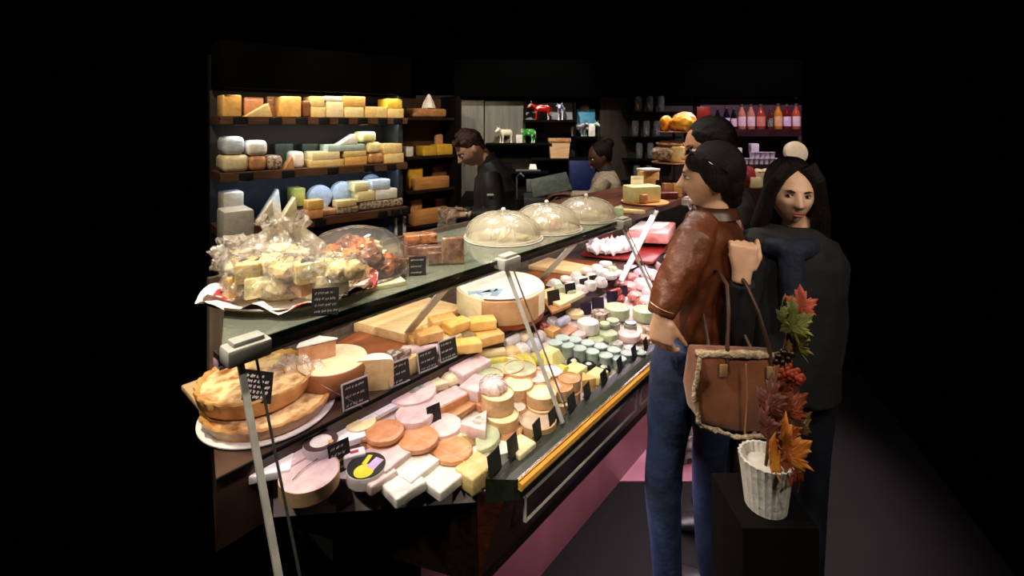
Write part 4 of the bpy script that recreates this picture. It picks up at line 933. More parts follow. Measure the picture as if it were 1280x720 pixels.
# ================================================================ rear shelf of the display
G5 = 'goods on the rear shelf of the display'
def on(px, py, wpx, h, kind, m, label, z=ZR + .001, **k): return goods(px, py, wpx, h, kind, m, label, zf=z, group=k.pop('group', G5), **k)
bm = B(); p = onz(322, 478, ZR); box(bm, (0, 0, .009), (.30, .22, .018), bev=.004)
tag(done('cutting_board', bm, m_light, loc=onz(312, 480, ZR + .0) + Vector((0, 0, .001)), rz=RC), 'pale wooden cutting board behind the pies', 'cutting board')
def pie(px, py, wpx, h, z, label, dish):
    p, kk = sol(px, py, z, h); r = wpx / 2 * kk; t = thing('pie', label, 'pie', p, .4, 'golden pies stacked at near left')
    if dish:
        bm = B(); lathe(bm, [(0, 0), (r * 1.0, 0), (r * 1.045, .004), (r * 1.045, .007), (0, .003)], seg=60); kid(t, 'plate', bm, c_white)
        z0 = .0045
    else: z0 = 0
    prof = [(0, z0), (r * .9, z0), (r * .95, z0 + h * .3), (r, h * .93), (r * .985, h * 1.03), (r * .93, h * .98), (r * .9, h * .86)]
    bm = B(); rows = []
    lathe(bm, prof, seg=90, nz=.002)
    for v in bm.verts:
        a = math.atan2(v.co.y, v.co.x); q = math.hypot(v.co.x, v.co.y)
        if v.co.z > h * .9:
            kf = 1 + .018 * math.sin(a * 26); v.co.x *= kf; v.co.y *= kf; v.co.z += .002 * math.sin(a * 26 + 1)
    kid(t, 'crust', bm, ch('pie_crust_side', 'b07a3a', 'd4a260', scale=16, bump=.4))
    bm = B(); lathe(bm, [(0, h * .9), (r * .3, h * .93), (r * .6, h * .9), (r * .91, h * .87)], seg=60, nz=.004)
    kid(t, 'filling', bm, mat('baked_topping', '8e5420', 'ecca90', scale=22, rough=.4, bump=1.0, bscale=30, lo=.36, hi=.58)); return t
pie(337, 494, 148, .040, ZR + .001, 'lower golden pie on a white frilled plate at near left', True)
pie(322, 468, 134, .046, ZR + .044, 'upper golden pie with browned top stacked on another', False)
pz = ZR + .044 + .04
card(320, 503, 42, 37, pz, 'black card with white handwriting stuck into the upper pie', yaw=-12, lean=-8, rows=5, white=True, th=.0016)
# big cut wheel
o, p, r = on(416, 450, 88, .085, 'bowl', mat('honey_brown_rind', '8a5430', 'a8703f', scale=12, rough=.5, bump=.2), 'big brown rinded cheese wheel with a piece cut away', name='cut_wheel', rz=0, a=(50, 350), m2=c_cream, nz=.001)
bm = B(); lathe(bm, [(0, .0852), (r * .93, .0852), (r * .93, .087), (0, .087)], seg=40); kid(o, 'top_face', bm, c_cream)
wp_ = p; wr = r
bm = B(); lathe(bm, disc_prof(.056, .092, .012), seg=40, a0=0, a1=PI)
for f in bm.faces: pass
o = done('cheese_quarter', bm, [c_white, c_yel], loc=onz(462, 480, ZR) + Vector((.02, .03, .001)), rz=-.3); tag(o, 'white rinded half cheese with yellow cut face right of the brown wheel', 'cheese', G5)
o.location = onz(468, 489, ZR + .001)
o.rotation_euler = (0, 0, math.radians(8))
bm = B(); prism(bm, [(-.045, -.035), (.06, -.01), (-.03, .045)], 0, .05, .003)
for v in bm.verts:
    if v.co.z > .03: v.co.x += .0
o = done('cheese_wedge', bm, [c_tan]); o.location = (wp_.x - .055, wp_.y + .005, wp_.z + .0875); o.rotation_euler = (0, 0, .35)
tag(o, 'brown cut wedge in white film standing on the big wheel', 'cheese', G5)
bm = B(); prism(bm, [(-.05, -.037), (.066, -.012), (-.034, .05)], .0508, .058, .003); kid(o, 'white_top', bm, c_white)
bm = B(); tube(bm, [(.0, .03, .058), (.02, .05, .085), (.045, .062, .10)], (.014, .013, .006), 10); kid(o, 'film_tail', bm, m_paper)
bm = B(); ell(bm, (0, 0, 0), (.075, .05, .055), nz=.45, sub=4, seed=4, nf=14)
o = done('film_wrap', bm, m_bag, loc=(wp_.x - .085, wp_.y - .045, wp_.z + .058)); tag(o, 'crumpled clear film draped on left side of the brown wheel', 'film wrap')
# terracotta slabs, boards
def slab(pts, z, h, m, label, name='stone_slab', cat='slab', group=None, bev=.003):
    P = [onz(x, y, z + h) for x, y in pts]; c = sum(P, Vector()) / len(P); c.z = z
    bm = B(); prism(bm, [(q.x - c.x, q.y - c.y) for q in P], 0, h, bev); return tag(done(name, bm, m, loc=c), label, cat, group)
slab([(408, 436), (455, 410), (520, 425), (478, 452)], ZR + .001, .008, m_terra, 'terracotta slab lying behind the brown wheel', group='terracotta slabs')
slab([(640, 350), (700, 322), (770, 330), (722, 362)], ZR + .001, .008, m_terra, 'terracotta slab under the small white goat cheeses', group='terracotta slabs')
slab([(442, 402), (536, 372), (580, 383), (505, 418)], ZR + .001, .04, m_light, 'thick pale wooden board right of the strut, below the deck', 'cutting_board', 'cutting board')
slab([(660, 332), (685, 322), (742, 333), (722, 341)], ZR + .010, .022, m_light, 'pale wooden board at back beside the white goat cheeses', 'cutting_board', 'cutting board')
slab([(726, 318), (752, 292), (842, 300), (816, 328)], ZR + .010, .012, mat('red_enamel_tray', '7a1a18', '8c2420', rough=.3), 'red tray under the crumpled white paper of ham', 'serving_tray', 'tray')
# chunk right of wheel
o, p, r = on(508, 447, 58, .055, 'wedge', c_yel, 'long pale cheese wedge with brown rind behind the second card', name='cheese_wedge', rz=RC - .2, asp=.5)
bm = B(); prism(bm, [(-r * .9, -r * .40), (r * .2, -r * .1), (-r * .8, r * .40)], .056, .085, .003); kid(o, 'brown_piece', bm, c_rindm)
for i, (x, y) in enumerate(((488, 456), (498, 448), (484, 444))):
    on(x, y, 22, .03, 'lump', c_cream, ('crumbly cream lump nearest the second card', 'crumbly cream lump against the pale wedge', 'crumbly cream lump behind the others')[i], name='cheese_chunk', asp=.8)
on(535, 431, 66, .035, 'log', c_pinkw, 'long pale loaf shaped cheese in front of butter blocks', name='cheese_log', rz=RC - .75)
# butter pile
bp = [(546, 407, 0), (528, 417, 0), (559, 417, 0), (585, 424, 0), (612, 414, 0), (600, 405, 0), (574, 408, 0), (536, 411, 1), (571, 399, 1), (603, 396, 1), (553, 394, 1)]
for i, (x, y, lv) in enumerate(bp):
    on(x, y + 2, 33, .036, 'block', (c_gold if i % 3 == 1 else c_ivory) if i not in (3, 8, 9) else mat('butter_yellow', 'e0b04c', 'f0cc7c', rough=.4, bump=.2), 'butter yellow cheese brick, %s of the heap on %s' % (ORD[i], 'top' if lv else 'the shelf'), name='cheese_brick', asp=.62, rz=RC + (-.6 + .25 * (i % 3)), base=.037 * lv, bev=.006, group='heap of yellow cheese bricks')
# big drum with white top
pD, kk = sol(626, 356, ZR + .022, .10); rD = 55 * kk
t = thing('large_cheese_drum', 'very large drum cheese with white top and tan sides behind glass rod', 'cheese', pD + Vector((0, 0, 0)), 0, None)
bm = B(); lathe(bm, disc_prof(rD, .10, .008), seg=60, nz=.002, a0=math.radians(-60), a1=math.radians(250)); kid(t, 'rind', bm, c_cream)
bm = B(); lathe(bm, [(0, .1005), (rD * .96, .1005), (rD * .96, .103), (0, .103)], seg=50, nz=.002); kid(t, 'white_top', bm, c_white)
bm = B(); lathe(bm, disc_prof(rD * 1.01, .094, .004), seg=30, a0=math.radians(-112), a1=math.radians(-35)); kid(t, 'tan_section', bm, mat('kraft_cheese_paper', 'b48a58', 'c8a070', rough=.5, bump=.2))
for i in range(3):
    bm = B(); box(bm, (-rD * .45 + i * .035, -rD * .55, .1045), (.09, .03, .002), rz=.3 + .5 * i); kid(t, 'blue_film', bm, mat('blue_grey_film', '8aa0b0', 'b8ccd8', rough=.2))
bm = B(); lathe(bm, disc_prof(rD * .98, .020, .004), seg=48); tag(done('round_plinth', bm, mat('red_brown_box', '8a3418', 'a0461f', rough=.5), loc=(pD.x, pD.y, ZR + .001)), 'red brown round base under the very large drum cheese', 'stand')
slab([(668, 366), (700, 356), (732, 366), (700, 382)], ZR + .009, .018, c_ivory, 'flat ivory topped cheese slab right of large drum', 'cheese_slab', 'cheese')
slab([(676, 372), (700, 368), (714, 381), (690, 391)], ZR + .002, .012, m_midw, 'small tan board under the ivory slab edge', 'cutting_board', 'cutting board')
# goat cheeses
rnd = random.Random(11)
gc = [(700, 357), (713, 352), (726, 347), (739, 342), (752, 337), (765, 333), (707, 346), (720, 341), (733, 336), (746, 331), (712, 362), (725, 357), (738, 352), (751, 347), (763, 342), (693, 350), (757, 328), (773, 338)]
for i, (x, y) in enumerate(gc):
    kd = ('wheel', 'dome', 'wheel', 'pyr')[i % 4]; 
    on(x, y, rnd.choice((14, 15, 17)), rnd.choice((.028, .035, .042)), kd, c_white if i not in (0, 10, 5) else c_green, ('small white %s goat cheese, %s of the cluster on the terracotta slab' % ({'wheel': 'flat', 'dome': 'domed', 'pyr': 'pyramid'}[kd], ORD[i])), z=ZR + .010, name='goat_cheese', group='white goat cheeses')
# crumpled paper with ham
def crumple(px, py, wpx, asp, h, z, m, name, label, cat, rz=0, seed=1, amp=.35):
    p, kk = sol(px, py, z, h * .5); w = wpx / 2 * kk; bm = B()
    ell(bm, (0, 0, h / 2), (w, w * asp, h / 2), sub=5)
    for v in bm.verts:
        q = v.co.copy(); f = noise.noise(q * 28 + Vector((seed, 0, 0))) + .5 * noise.noise(q * 70)
        v.co.z += amp * h * f if q.z > h * .3 else 0; v.co.x *= 1 + .10 * f; v.co.y *= 1 + .12 * f; v.co.z = max(v.co.z, 0)
    return tag(done(name, bm, m, loc=p, rz=rz), label, cat)
crumple(766, 308, 76, .62, .06, ZR + .023, m_paper, 'crumpled_paper', 'crumpled white paper holding sliced ham on red tray', 'paper', rz=.5, amp=.7)
o = slab([(783, 290), (800, 276), (845, 278), (835, 292)], ZR + .05, .07, c_ham, 'big pink ham block with white fat top at the far end', 'ham_block', 'meat', bev=.012)
bm = B(); P = [onz(x, y, ZR + .13) for x, y in ((786, 286), (800, 277), (838, 278), (828, 285))]; prism(bm, [(q.x - o.location.x, q.y - o.location.y) for q in P], .0705, .078, .003); kid(o, 'fat_layer', bm, c_white)
bm = B(); c = o.location; box(bm, (0, 0, .0125), (.22, .16, .025), bev=.004); tag(done('stone_slab', bm, m_black, loc=(c.x, c.y, ZR + .024), rz=RC), 'black slab raising the big ham block', 'slab')
goods(800, 296, 44, .02, 'lump', c_ham, 'heap of pink sliced ham in front of the big block', zf=ZR + .05, name='sliced_ham', cat='meat', group=None, asp=.7)

# ================================================================ things on the deck
ZD = zd + .0005
def dk(px, py, wpx, h, kind, m, label, **k): return goods(px, py, wpx, h, kind, m, label, zf=k.pop('z', ZD), group=k.pop('group', None), **k)
# tray of film wrapped cheeses with paper liner
pt_, kk = sol(366, 370, ZD, .0)
tr = thing('serving_tray', 'large oval tray with patterned paper liner at left on the deck', 'tray', pt_, .25)
bm = B(); lathe(bm, [(0, 0), (.155, 0), (.20, .018), (.206, .020), (.20, .023), (.15, .005), (0, .005)], seg=60, sx=.98, sy=.74); kid(tr, 'dish', bm, mat('brown_tray', '3a2214', '55341e', rough=.3))
bm = B(); rows = []
lathe(bm, [(0, .006), (.14, .006), (.185, .022), (.215, .026)], seg=80, sx=.97, sy=.74)
for v in bm.verts:
    a = math.atan2(v.co.y, v.co.x); q = math.hypot(v.co.x / .97, v.co.y / .74)
    if q > .16: v.co.z += .010 * math.sin(a * 9) + .004 * noise.noise(v.co * 60); v.co.x *= 1 + .04 * math.sin(a * 4 + .5); v.co.y *= 1 + .10 * math.sin(a * 4 + .5)
kid(tr, 'paper_liner', bm, mat('red_white_paper', 'f0e8e0', 'a02028', scale=16, rough=.6, lo=.58, hi=.62))
pieces = [(296, 385, 34, c_yel, 'yellow piece'), (318, 380, 36, c_ivory, 'ivory piece'), (345, 386, 36, c_cream, 'cream piece'), (372, 388, 32, c_tan, 'tan piece'), (380, 368, 36, c_yel, 'olive yellow piece'), (440, 366, 30, c_yel, 'golden piece'),
    (418, 372, 34, c_cream, 'pale piece'), (330, 360, 38, c_ivory, 'ivory chunk'), (292, 358, 30, c_gold, 'golden chunk'), (312, 345, 34, c_yel, 'yellow chunk'), (356, 352, 40, c_yel, 'yellow lump'), (400, 350, 44, c_ivory, 'long ivory chunk'), (288, 332, 30, c_cream, 'cream chunk'), (310, 322, 32, c_yel, 'yellow wedge'), (338, 330, 36, c_ivory, 'large ivory wedge'), (366, 332, 34, c_yel, 'bright yellow wedge'), (392, 334, 30, c_yel, 'small yellow wedge'), (425, 352, 32, c_ivory, 'ivory end piece'), (300, 372, 30, c_gold, 'amber piece'), (346, 316, 34, c_ivory, 'pale upper piece'), (374, 318, 30, c_cream, 'cream upper piece')]
rnd = random.Random(5)
for i, (x, y, wp, m, lab) in enumerate(pieces):
    y -= 29 if y > 362 else (18 if y > 340 else 9); x = max(x, 296); wp *= 1.12
    lv = 0.024 if y > 362 else (.05 if y > 340 else .085)
    kd = ('lump', 'wedge', 'lump', 'wedge', 'block')[i % 5]
    o, p, r = dk(x, y, wp, .05, kd, m, 'film wrapped %s, %s counted from the front of the left tray heap' % (lab, ORD[i]), name='wrapped_cheese', base=lv - .02, rz=rnd.uniform(0, 3), asp=.75, group='film wrapped cheeses heaped on the left tray')
    if o.location.y < 1.175: o.location.x *= 1.175 / o.location.y; o.location.y = 1.175
    bm = B(); ell(bm, (0, 0, .027), (r * 1.18, r * 1.02, .034), nz=.28, seed=i * 3, sub=4, nf=16); kid(o, 'film_wrap', bm, m_film)
# support heap below upper pieces
bm = B(); ell(bm, (0, 0, .02), (.16, .09, .05), nz=.25, sub=4); 
for v in bm.verts: v.co.z = max(v.co.z, .006)
o = tag(done('wrapped_cheese', bm, c_cream, loc=(pt_.x - .0, pt_.y + .045, ZD), rz=.25), 'cream cheese chunks buried in the middle of the heap', 'cheese', 'film wrapped cheeses heaped on the left tray')
# gathered bag peak
pb = onz(352, 372, ZD); pb = Vector((atd(356, 330, 1.30).x, 1.30, ZD + .02))
bm = B(); rg = []
def bagring(z, r, k): return z, r, k
prof = [(.02, .12), (.06, .125), (.095, .10), (.12, .07), (.135, .05), (.15, .055), (.165, .07), (.175, .06)]
rows = []
for z, r in prof:
    row = []
    for i in range(72):
        a = 2 * PI * i / 72; rr = r * (1 + .16 * math.sin(a * 7 + z * 20) + .10 * noise.noise(Vector((math.cos(a) * 3, math.sin(a) * 3, z * 20))))
        row.append(bm.verts.new((rr * math.cos(a) * .95, rr * math.sin(a) * .65, z + .012 * math.sin(a * 5 + 2))))
    rows.append(row)
for A_, B_ in zip(rows, rows[1:]):
    for i in range(72): bm.faces.new((A_[i], A_[(i + 1) % 72], B_[(i + 1) % 72], B_[i]))
o = done('plastic_bag', bm, m_bag, loc=pb, ang=80); tag(o, 'crinkled clear plastic bag gathered to a peak over left tray', 'bag')
bm = B(); ell(bm, (0, 0, 0), (.07, .05, .05), nz=.6, sub=4, seed=8, nf=16); o = done('plastic_bag', bm, m_bag, loc=atd(304, 318, 1.28) ); o.location.z = 1.40; tag(o, 'crumpled clear film at the left end of the deck heap', 'bag')
card(407, 389, 32, 33, 0, 'black card with faint writing leaning on the left tray', yaw=14, lean=-14, rows=4, p=Vector(((406 - 640) / F * 1.075, 1.075, ZD + .018)))
# pale wrapped slab on deck
dk(478, 353, 54, .012, 'block', c_ivory, 'flat pale paper wrapped pack lying on deck between tray and card', name='cheese_pack', asp=.38, rz=.55)
# clear dome over pastries
pdm, kk = sol(443, 328, ZD, .0); pdm = onz(444, 345, ZD)
dm = thing('pastry_dome', 'wide clear plastic dome over brown pastries on the deck', 'dome', pdm, .3)
rdm = 62 * pdm.y / F
bm = B(); lathe(bm, [(0, 0), (rdm * .9, 0), (rdm * 1.0, .012), (rdm * 1.02, .014), (rdm * .98, .016), (rdm * .88, .005), (0, .005)], seg=60); kid(dm, 'plate', bm, mat('dark_plate', '2a1a10', '3c2818', rough=.3))
bm = B(); lathe(bm, [(rdm * 1.06, .016), (rdm * 1.0, .03), (rdm * .97, .06), (rdm * .88, .10), (rdm * .66, .125), (rdm * .35, .138), (0, .142)], seg=60); kid(dm, 'cover', bm, m_dome)
bm = B(); lathe(bm, [(rdm * 1.0, .012), (rdm * 1.07, .012), (rdm * 1.07, .02), (rdm * 1.0, .02)], seg=60); kid(dm, 'rim', bm, m_film)
rnd = random.Random(9)
for i in range(16):
    a = i * 2.4; q = rdm * .75 * math.sqrt((i + .5) / 16); bm = B()
    ell(bm, (0, 0, 0), (.040, .034, .028), nz=.45, seed=i, sub=3, nf=16)
    z = .030 + (.035 if q < rdm * .5 else 0) + (.02 if q < rdm * .25 else 0)
    o = done('pastry', bm, (c_nougat, c_choc, c_crust, c_cream)[i % 4] if i % 4 < 3 or i > 8 else c_cream, loc=pdm + Vector((q * math.cos(a), q * math.sin(a), z)), rz=a)
    tag(o, 'brown glazed pastry under the clear dome, %s outward from its centre' % ORD[i], 'pastry', 'pastries under the clear dome')
for i, (x, y, lab) in enumerate(((415, 338, 'pale yellow ring standing at front left of the clear dome'),)):
    p = onz(x, y + 12, ZD); bm = B(); pts = [(.04 * math.cos(a), 0, .035 * math.sin(a) + .04) for a in [k2 * PI / 14 for k2 in range(15)]]; tube(bm, pts, .006, 8); tag(done('cheese_ring', bm, c_ivory, loc=(p.x, p.y - .0, ZD + .0), rz=.3), lab, 'cheese')
dk(421, 357, 24, .022, 'block', mat('crimson_pack', '8a1a24', 'a8242e', rough=.3), 'small crimson pack at the front of the clear dome', name='sweet_pack', cat='pack', asp=.5, rz=.5)
# nougat packs
p = onz(548, 327, ZD); bm = B(); lathe(bm, [(0, 0), (.10, 0), (.125, .008), (.127, .01), (.10, .004), (0, .004)], seg=50); tag(done('glass_platter', bm, m_dome, loc=onz(540, 320, ZD)), 'clear glass platter carrying the nougat packs', 'platter')
def nou(px, py, wp, h, asp, rz, m, lab, base=.005, film=True, bev=.003):
    o, p, r = dk(px, py, wp, h, 'block', m, lab, name='nougat_block', cat='nougat', asp=asp, rz=rz, base=base, group='nougat blocks on the glass platter', bev=bev)
    if film:
        bm = B(); box(bm, (0, 0, h / 2), (r * 2 * 1.05, r * 2 * asp * 1.06, h * 1.06), bev=.006, seg=3)
        for v in bm.verts: v.co += v.co.normalized() * .004 * noise.noise(v.co * 50)
        kid(o, 'film_wrap', bm, m_film)
nou(543, 306, 44, .035, .6, .2, c_choc, 'low brown nougat block at the back of the platter')
nou(524, 304, 40, .040, .6, .6, c_choc, 'brown nougat block under the caramel one')
nou(525, 292, 38, .03, .6, .45, c_nougat, 'caramel orange nougat slab on top at left', base=.047)
nou(548, 315, 26, .034, .5, .3, c_choc, 'small dark nougat block in front of the tall slab')
nou(566, 297, 27, .080, .35, .15, mat('brown_nut_slab', '7c4c2e', 'a87850', scale=50, rough=.25, lo=.4, hi=.6), 'tall wrapped nut slab standing upright right of the others')
nou(505, 322, 30, .022, .5, .3, c_choc, 'flat dark nougat piece at the left edge of the platter')
card(522, 345, 21, 23, ZD, 'small black card standing before the nougat packs', yaw=12, lean=-12, rows=3)
# mesh food covers
for i, (x, y, wp, hh) in enumerate(((629, 300, 94, .092), (684, 288, 84, .095), (734, 275, 74, .09))):
    pm = onz(x, y, ZD); r = wp / 2 * pm.y / F; pm = pm + Vector((0, r * .25, 0))
    kk = pm.y / F; r = wp / 2 * kk
    t = thing('food_cover', ('milky ribbed food cover, nearest of three in a row', 'milky ribbed food cover in the middle of three', 'milky ribbed food cover, farthest of three in a row')[i], 'food cover', pm, .3 * i, 'milky food covers on the deck')
    bm = B(); prof = [(r * math.cos(a) ** .8, .008 + hh * math.sin(a) ** .9) for a in [k2 * PI / 2 / 12 for k2 in range(13)]]; prof[-1] = (0, .008 + hh)
    lathe(bm, prof, seg=56); kid(t, 'cover', bm, m_mesh)
    bm = B()
    for q in range(10):
        a = q * PI / 5; tube(bm, [(pr[0] * 1.003 * math.cos(a), pr[0] * 1.003 * math.sin(a), pr[1] * 1.003) for pr in prof[:-1]], .0016, 5)
    kid(t, 'ribs', bm, clear('pale_rib_film', 'ffffff', gloss=.05, diff=.5, dcol='d8d0bc', rough=.3))
    bm = B(); lathe(bm, [(r * .99, .003), (r * 1.03, .003), (r * 1.03, .010), (r * .99, .010)], seg=56); kid(t, 'rim', bm, mat('pale_rib', 'b8b09a', 'd0c8b4', rough=.4))
    bm = B(); lathe(bm, [(0, hh + .006), (.008, hh + .006), (.005, hh + .012), (.010, hh + .018), (.006, hh + .025), (0, hh + .026)], seg=16); kid(t, 'knob', bm, c_white)
    bm = B(); lathe(bm, [(0, 0), (r * .7, 0), (r * 1.06, .002), (r * 1.06, .0028), (0, .0028)], seg=50); kid(t, 'plate', bm, c_white)
    for j, (dx, dy, s) in enumerate((((-.4, -.35, 1), (.0, -.5, .8), (.5, -.4, .6)), ((-.2, -.3, 1.4), (.25, -.3, 1.2), (.1, .2, 1.5)), ((-.3, -.3, 1.2), (.1, -.45, 1), (.3, 0, 1)))[i]):
        bm = B(); ell(bm, (0, 0, .018 * s), (.035 * s, .024, .018 * s), nz=.2, seed=j + i * 5, sub=3)
        tag(done('cheese_chunk', bm, (c_white, c_ham if i == 1 else c_cream, c_cream)[j % 3], loc=pm + Vector((dx * r, dy * r, .004)), rz=j), '%s cheese chunk under the %s milky cover, %s from left' % (('white', 'rosy' if i == 1 else 'cream', 'cream')[j], ('nearest', 'middle', 'farthest')[i], ORD[j]), 'cheese', 'cheese chunks under the milky covers')
# far deck: stacked cheeses with a white card
ZF = zd + .0005
def fd(px, py, wpx, h, kind, m, label, **k): return goods(px, py, wpx, h, kind, m, label, zf=ZF, group=k.pop('group', 'cheeses stacked on the far deck'), **k)
p, kk = sol(800, 252, ZF, 0)
bm = B(); lathe(bm, [(0, 0), (.12, 0), (.13, .006), (.13, .010), (0, .008)], seg=40); tag(done('round_board', bm, m_midw, loc=onz(806, 254, ZF)), 'round wooden board under the big yellow cheese block', 'board')
fd(802, 232, 40, .09, 'block', MATS['lemon_cream'], 'big pale yellow cheese block behind the white paper card', name='cheese_block', asp=.6, rz=.3, base=.011)
fd(799, 240, 11, .05, 'wheel', c_tan, 'small tan cylinder cheese in front of big yellow block', name='round_cheese', base=.011)
COL.objects[-1].location += Vector((0, -.09, -.0))
t = card(797, 236, 17, 20, ZF + .09, 'white paper card with faint writing on the big yellow block', yaw=8, lean=5, rows=2, m=m_paper, group=None)
t.location = onz(796, 241, ZF + .055) ; t.location.z = ZF + .062
bm = B(); tube(bm, [(0, 0, -.06), (0, 0, 0)], .003, 6); done('card_pin', bm, m_steel, t)
for c_ in t.children:
    if c_.name.startswith('writing'): c_.data.materials[0] = mat('faint_ink', '8a8478')
fd(787, 262, 40, .02, 'wedge', c_yel, 'yellow wedge lying flat at the deck end by the last cover', name='cheese_wedge', asp=.4, rz=-.3)
fd(775, 258, 26, .05, 'wedge', c_green, 'greenish rind wedge beside the farthest milky cover', name='cheese_wedge', asp=.5, rz=1.2)
fd(813, 216, 24, .12, 'block', c_gold, 'tall golden block behind the pale yellow one', name='cheese_block', asp=.6, rz=.2)
COL.objects[-1].location += Vector((.02, .12, 0))
fd(812, 214, 24, .015, 'block', c_white, 'thin white slab lying on the tall golden block', name='cheese_slab', asp=.8, rz=.4, base=.125)
o = COL.objects[-1]
o.location = COL.objects[-2].location + Vector((0, 0, .121))
fd(833, 240, 24, .04, 'block', mat('wine_box', '4a1a18', '6a2a24', rough=.4), 'dark wine red box at right on far deck', name='gift_box', cat='box', asp=.7, rz=.2)
fd(833, 226, 22, .045, 'block', m_dkwood, 'dark brown box stacked on the wine red one', name='gift_box', cat='box', asp=.7, rz=.2, base=.041)
# tiered stand
ps = Vector((atd(845, 200, 2.95).x, 2.95, ZF)); ps = onz(842, 243, ZF)
D = ps.y; zt1 = ZC - (166 - HY) / F * D; zt0 = ZC - (204 - HY) / F * D
st = thing('tiered_stand', 'dark tiered stand of cheeses on the far deck behind customers', 'stand', ps)
bm = B(); tube(bm, [(0, 0, 0), (0, 0, zt1 - ZF)], .01, 10); lathe(bm, [(0, 0), (.09, 0), (.09, .008), (0, .012)], seg=30); kid(st, 'pole', bm, m_blk)
for z, r in ((zt1 - ZF, .10), (zt0 - ZF, .13)):
    bm = B(); lathe(bm, [(0, z), (r, z), (r * 1.03, z + .006), (r, z + .006), (0, z + .004)], seg=40); kid(st, 'tier', bm, c_tan)
def st_(px, py, wp, hp, z, kind, m, name, label, cat, asp=.9, rz=0):
    kk = D / F; w = wp * kk; h = hp * kk; bm = B()
    if kind == 'lump': ell(bm, (0, 0, h / 2), (w / 2, w / 2 * asp, h / 2), nz=.12, seed=px, sub=4)
    elif kind == 'block': box(bm, (0, 0, h / 2), (w, w * asp, h), bev=.006)
    else: lathe(bm, disc_prof(w / 2, h, .01), seg=30)
    return tag(done(name, bm, m, loc=((px - 640) / F * D, D, z), rz=rz), label, cat)
m_mim = mat('mimolette_orange', 'e09018', 'f0b030', scale=8, rough=.3)
st_(833, 0, 16, 20, zt1 + .006, 'lump', m_mim, 'orange_cheese_ball', 'small orange cheese ball at left on the top tier', 'cheese')
st_(848, 0, 28, 21, zt1 + .006, 'lump', m_mim, 'orange_cheese_ball', 'large orange cheese ball on the top tier of stand', 'cheese'); COL.objects[-1].location.y -= .06
st_(860, 0, 30, 25, zt1 + .006, 'lump', c_tan, 'wrapped_loaf', 'pale wrapped round loaf behind the orange balls', 'bread'); COL.objects[-1].location.y += .07
o = st_(832, 0, 34, 22, zt0 + .006, 'lump', c_rindm, 'wrapped_loaf', 'grey film wrapped loaf on the lower tier of stand', 'bread')
o = st_(845, 0, 22, 20, zt0 + .006, 'wheel', c_yel, 'round_cheese', 'yellow cheese piece right of the grey wrapped loaf', 'cheese'); o.location.y -= .05
o = st_(838, 0, 34, 8, zt0 + .10, 'lump', c_tan, 'flat_bread', 'flat tan bread lying over the lower tier cheeses', 'bread'); o.location.z = zt0 + .006 + .095
o = st_(832, 0, 11, 17, ZF, 'block', c_tan, 'carton', 'tan carton standing under the tiered stand at left', 'box'); o.location = onz(834, 247, ZF)
o.location.z = ZF; o = st_(845, 0, 10, 17, ZF, 'block', c_gold, 'carton', 'golden carton standing under the tiered stand at right', 'box'); o.location = onz(846, 247, ZF); o.location.z = ZF
# ================================================================ people
m_skin = mat('warm_skin', 'c08a68', 'd09c7a', scale=30, rough=.5, sss=.05)
m_skinp = mat('light_skin', 'd8a888', 'e4b898', scale=30, rough=.5, sss=.05)
m_skind = mat('deep_skin', '4a2a1e', '5c3628', scale=30, rough=.45)
m_hair = mat('dark_brown_hair', '070404', '140c08', scale=60, rough=.55, bump=.6, stretch=(3, 3, .4), spec=.25)
m_hairb = mat('brown_short_hair', '24130b', '3e2415', scale=90, rough=.5, bump=.6, stretch=(1, 1, .6))
m_leather = mat('cognac_leather', '4c2410', '6e391c', scale=7, rough=.45, bump=1.0, bscale=14)
m_jean = mat('blue_denim', '101c34', '22355a', scale=9, rough=.75, bump=.35, bscale=40)
m_jeand = mat('dark_denim', '0a0e1a', '10182a', scale=9, rough=.8, bump=.3)
m_blackc = mat('black_cloth', '0a0a0c', '141417', scale=12, rough=.8, bump=.3)
m_chef = mat('black_jacket_cloth', '131316', '222226', scale=8, rough=.6, bump=.4, bscale=10)
m_greyk = mat('grey_knit', '8a8070', 'a59a88', scale=60, rough=.85, bump=.3)
m_greyj = mat('dark_grey_jacket', '22201e', '302d2a', scale=10, rough=.8)
m_eye = mat('eye_white', 'e0d8d0', rough=.2); m_iris = mat('dark_iris', '140a06', rough=.1)
m_lip = mat('rosy_lips', '94483c', 'a45848', rough=.4)

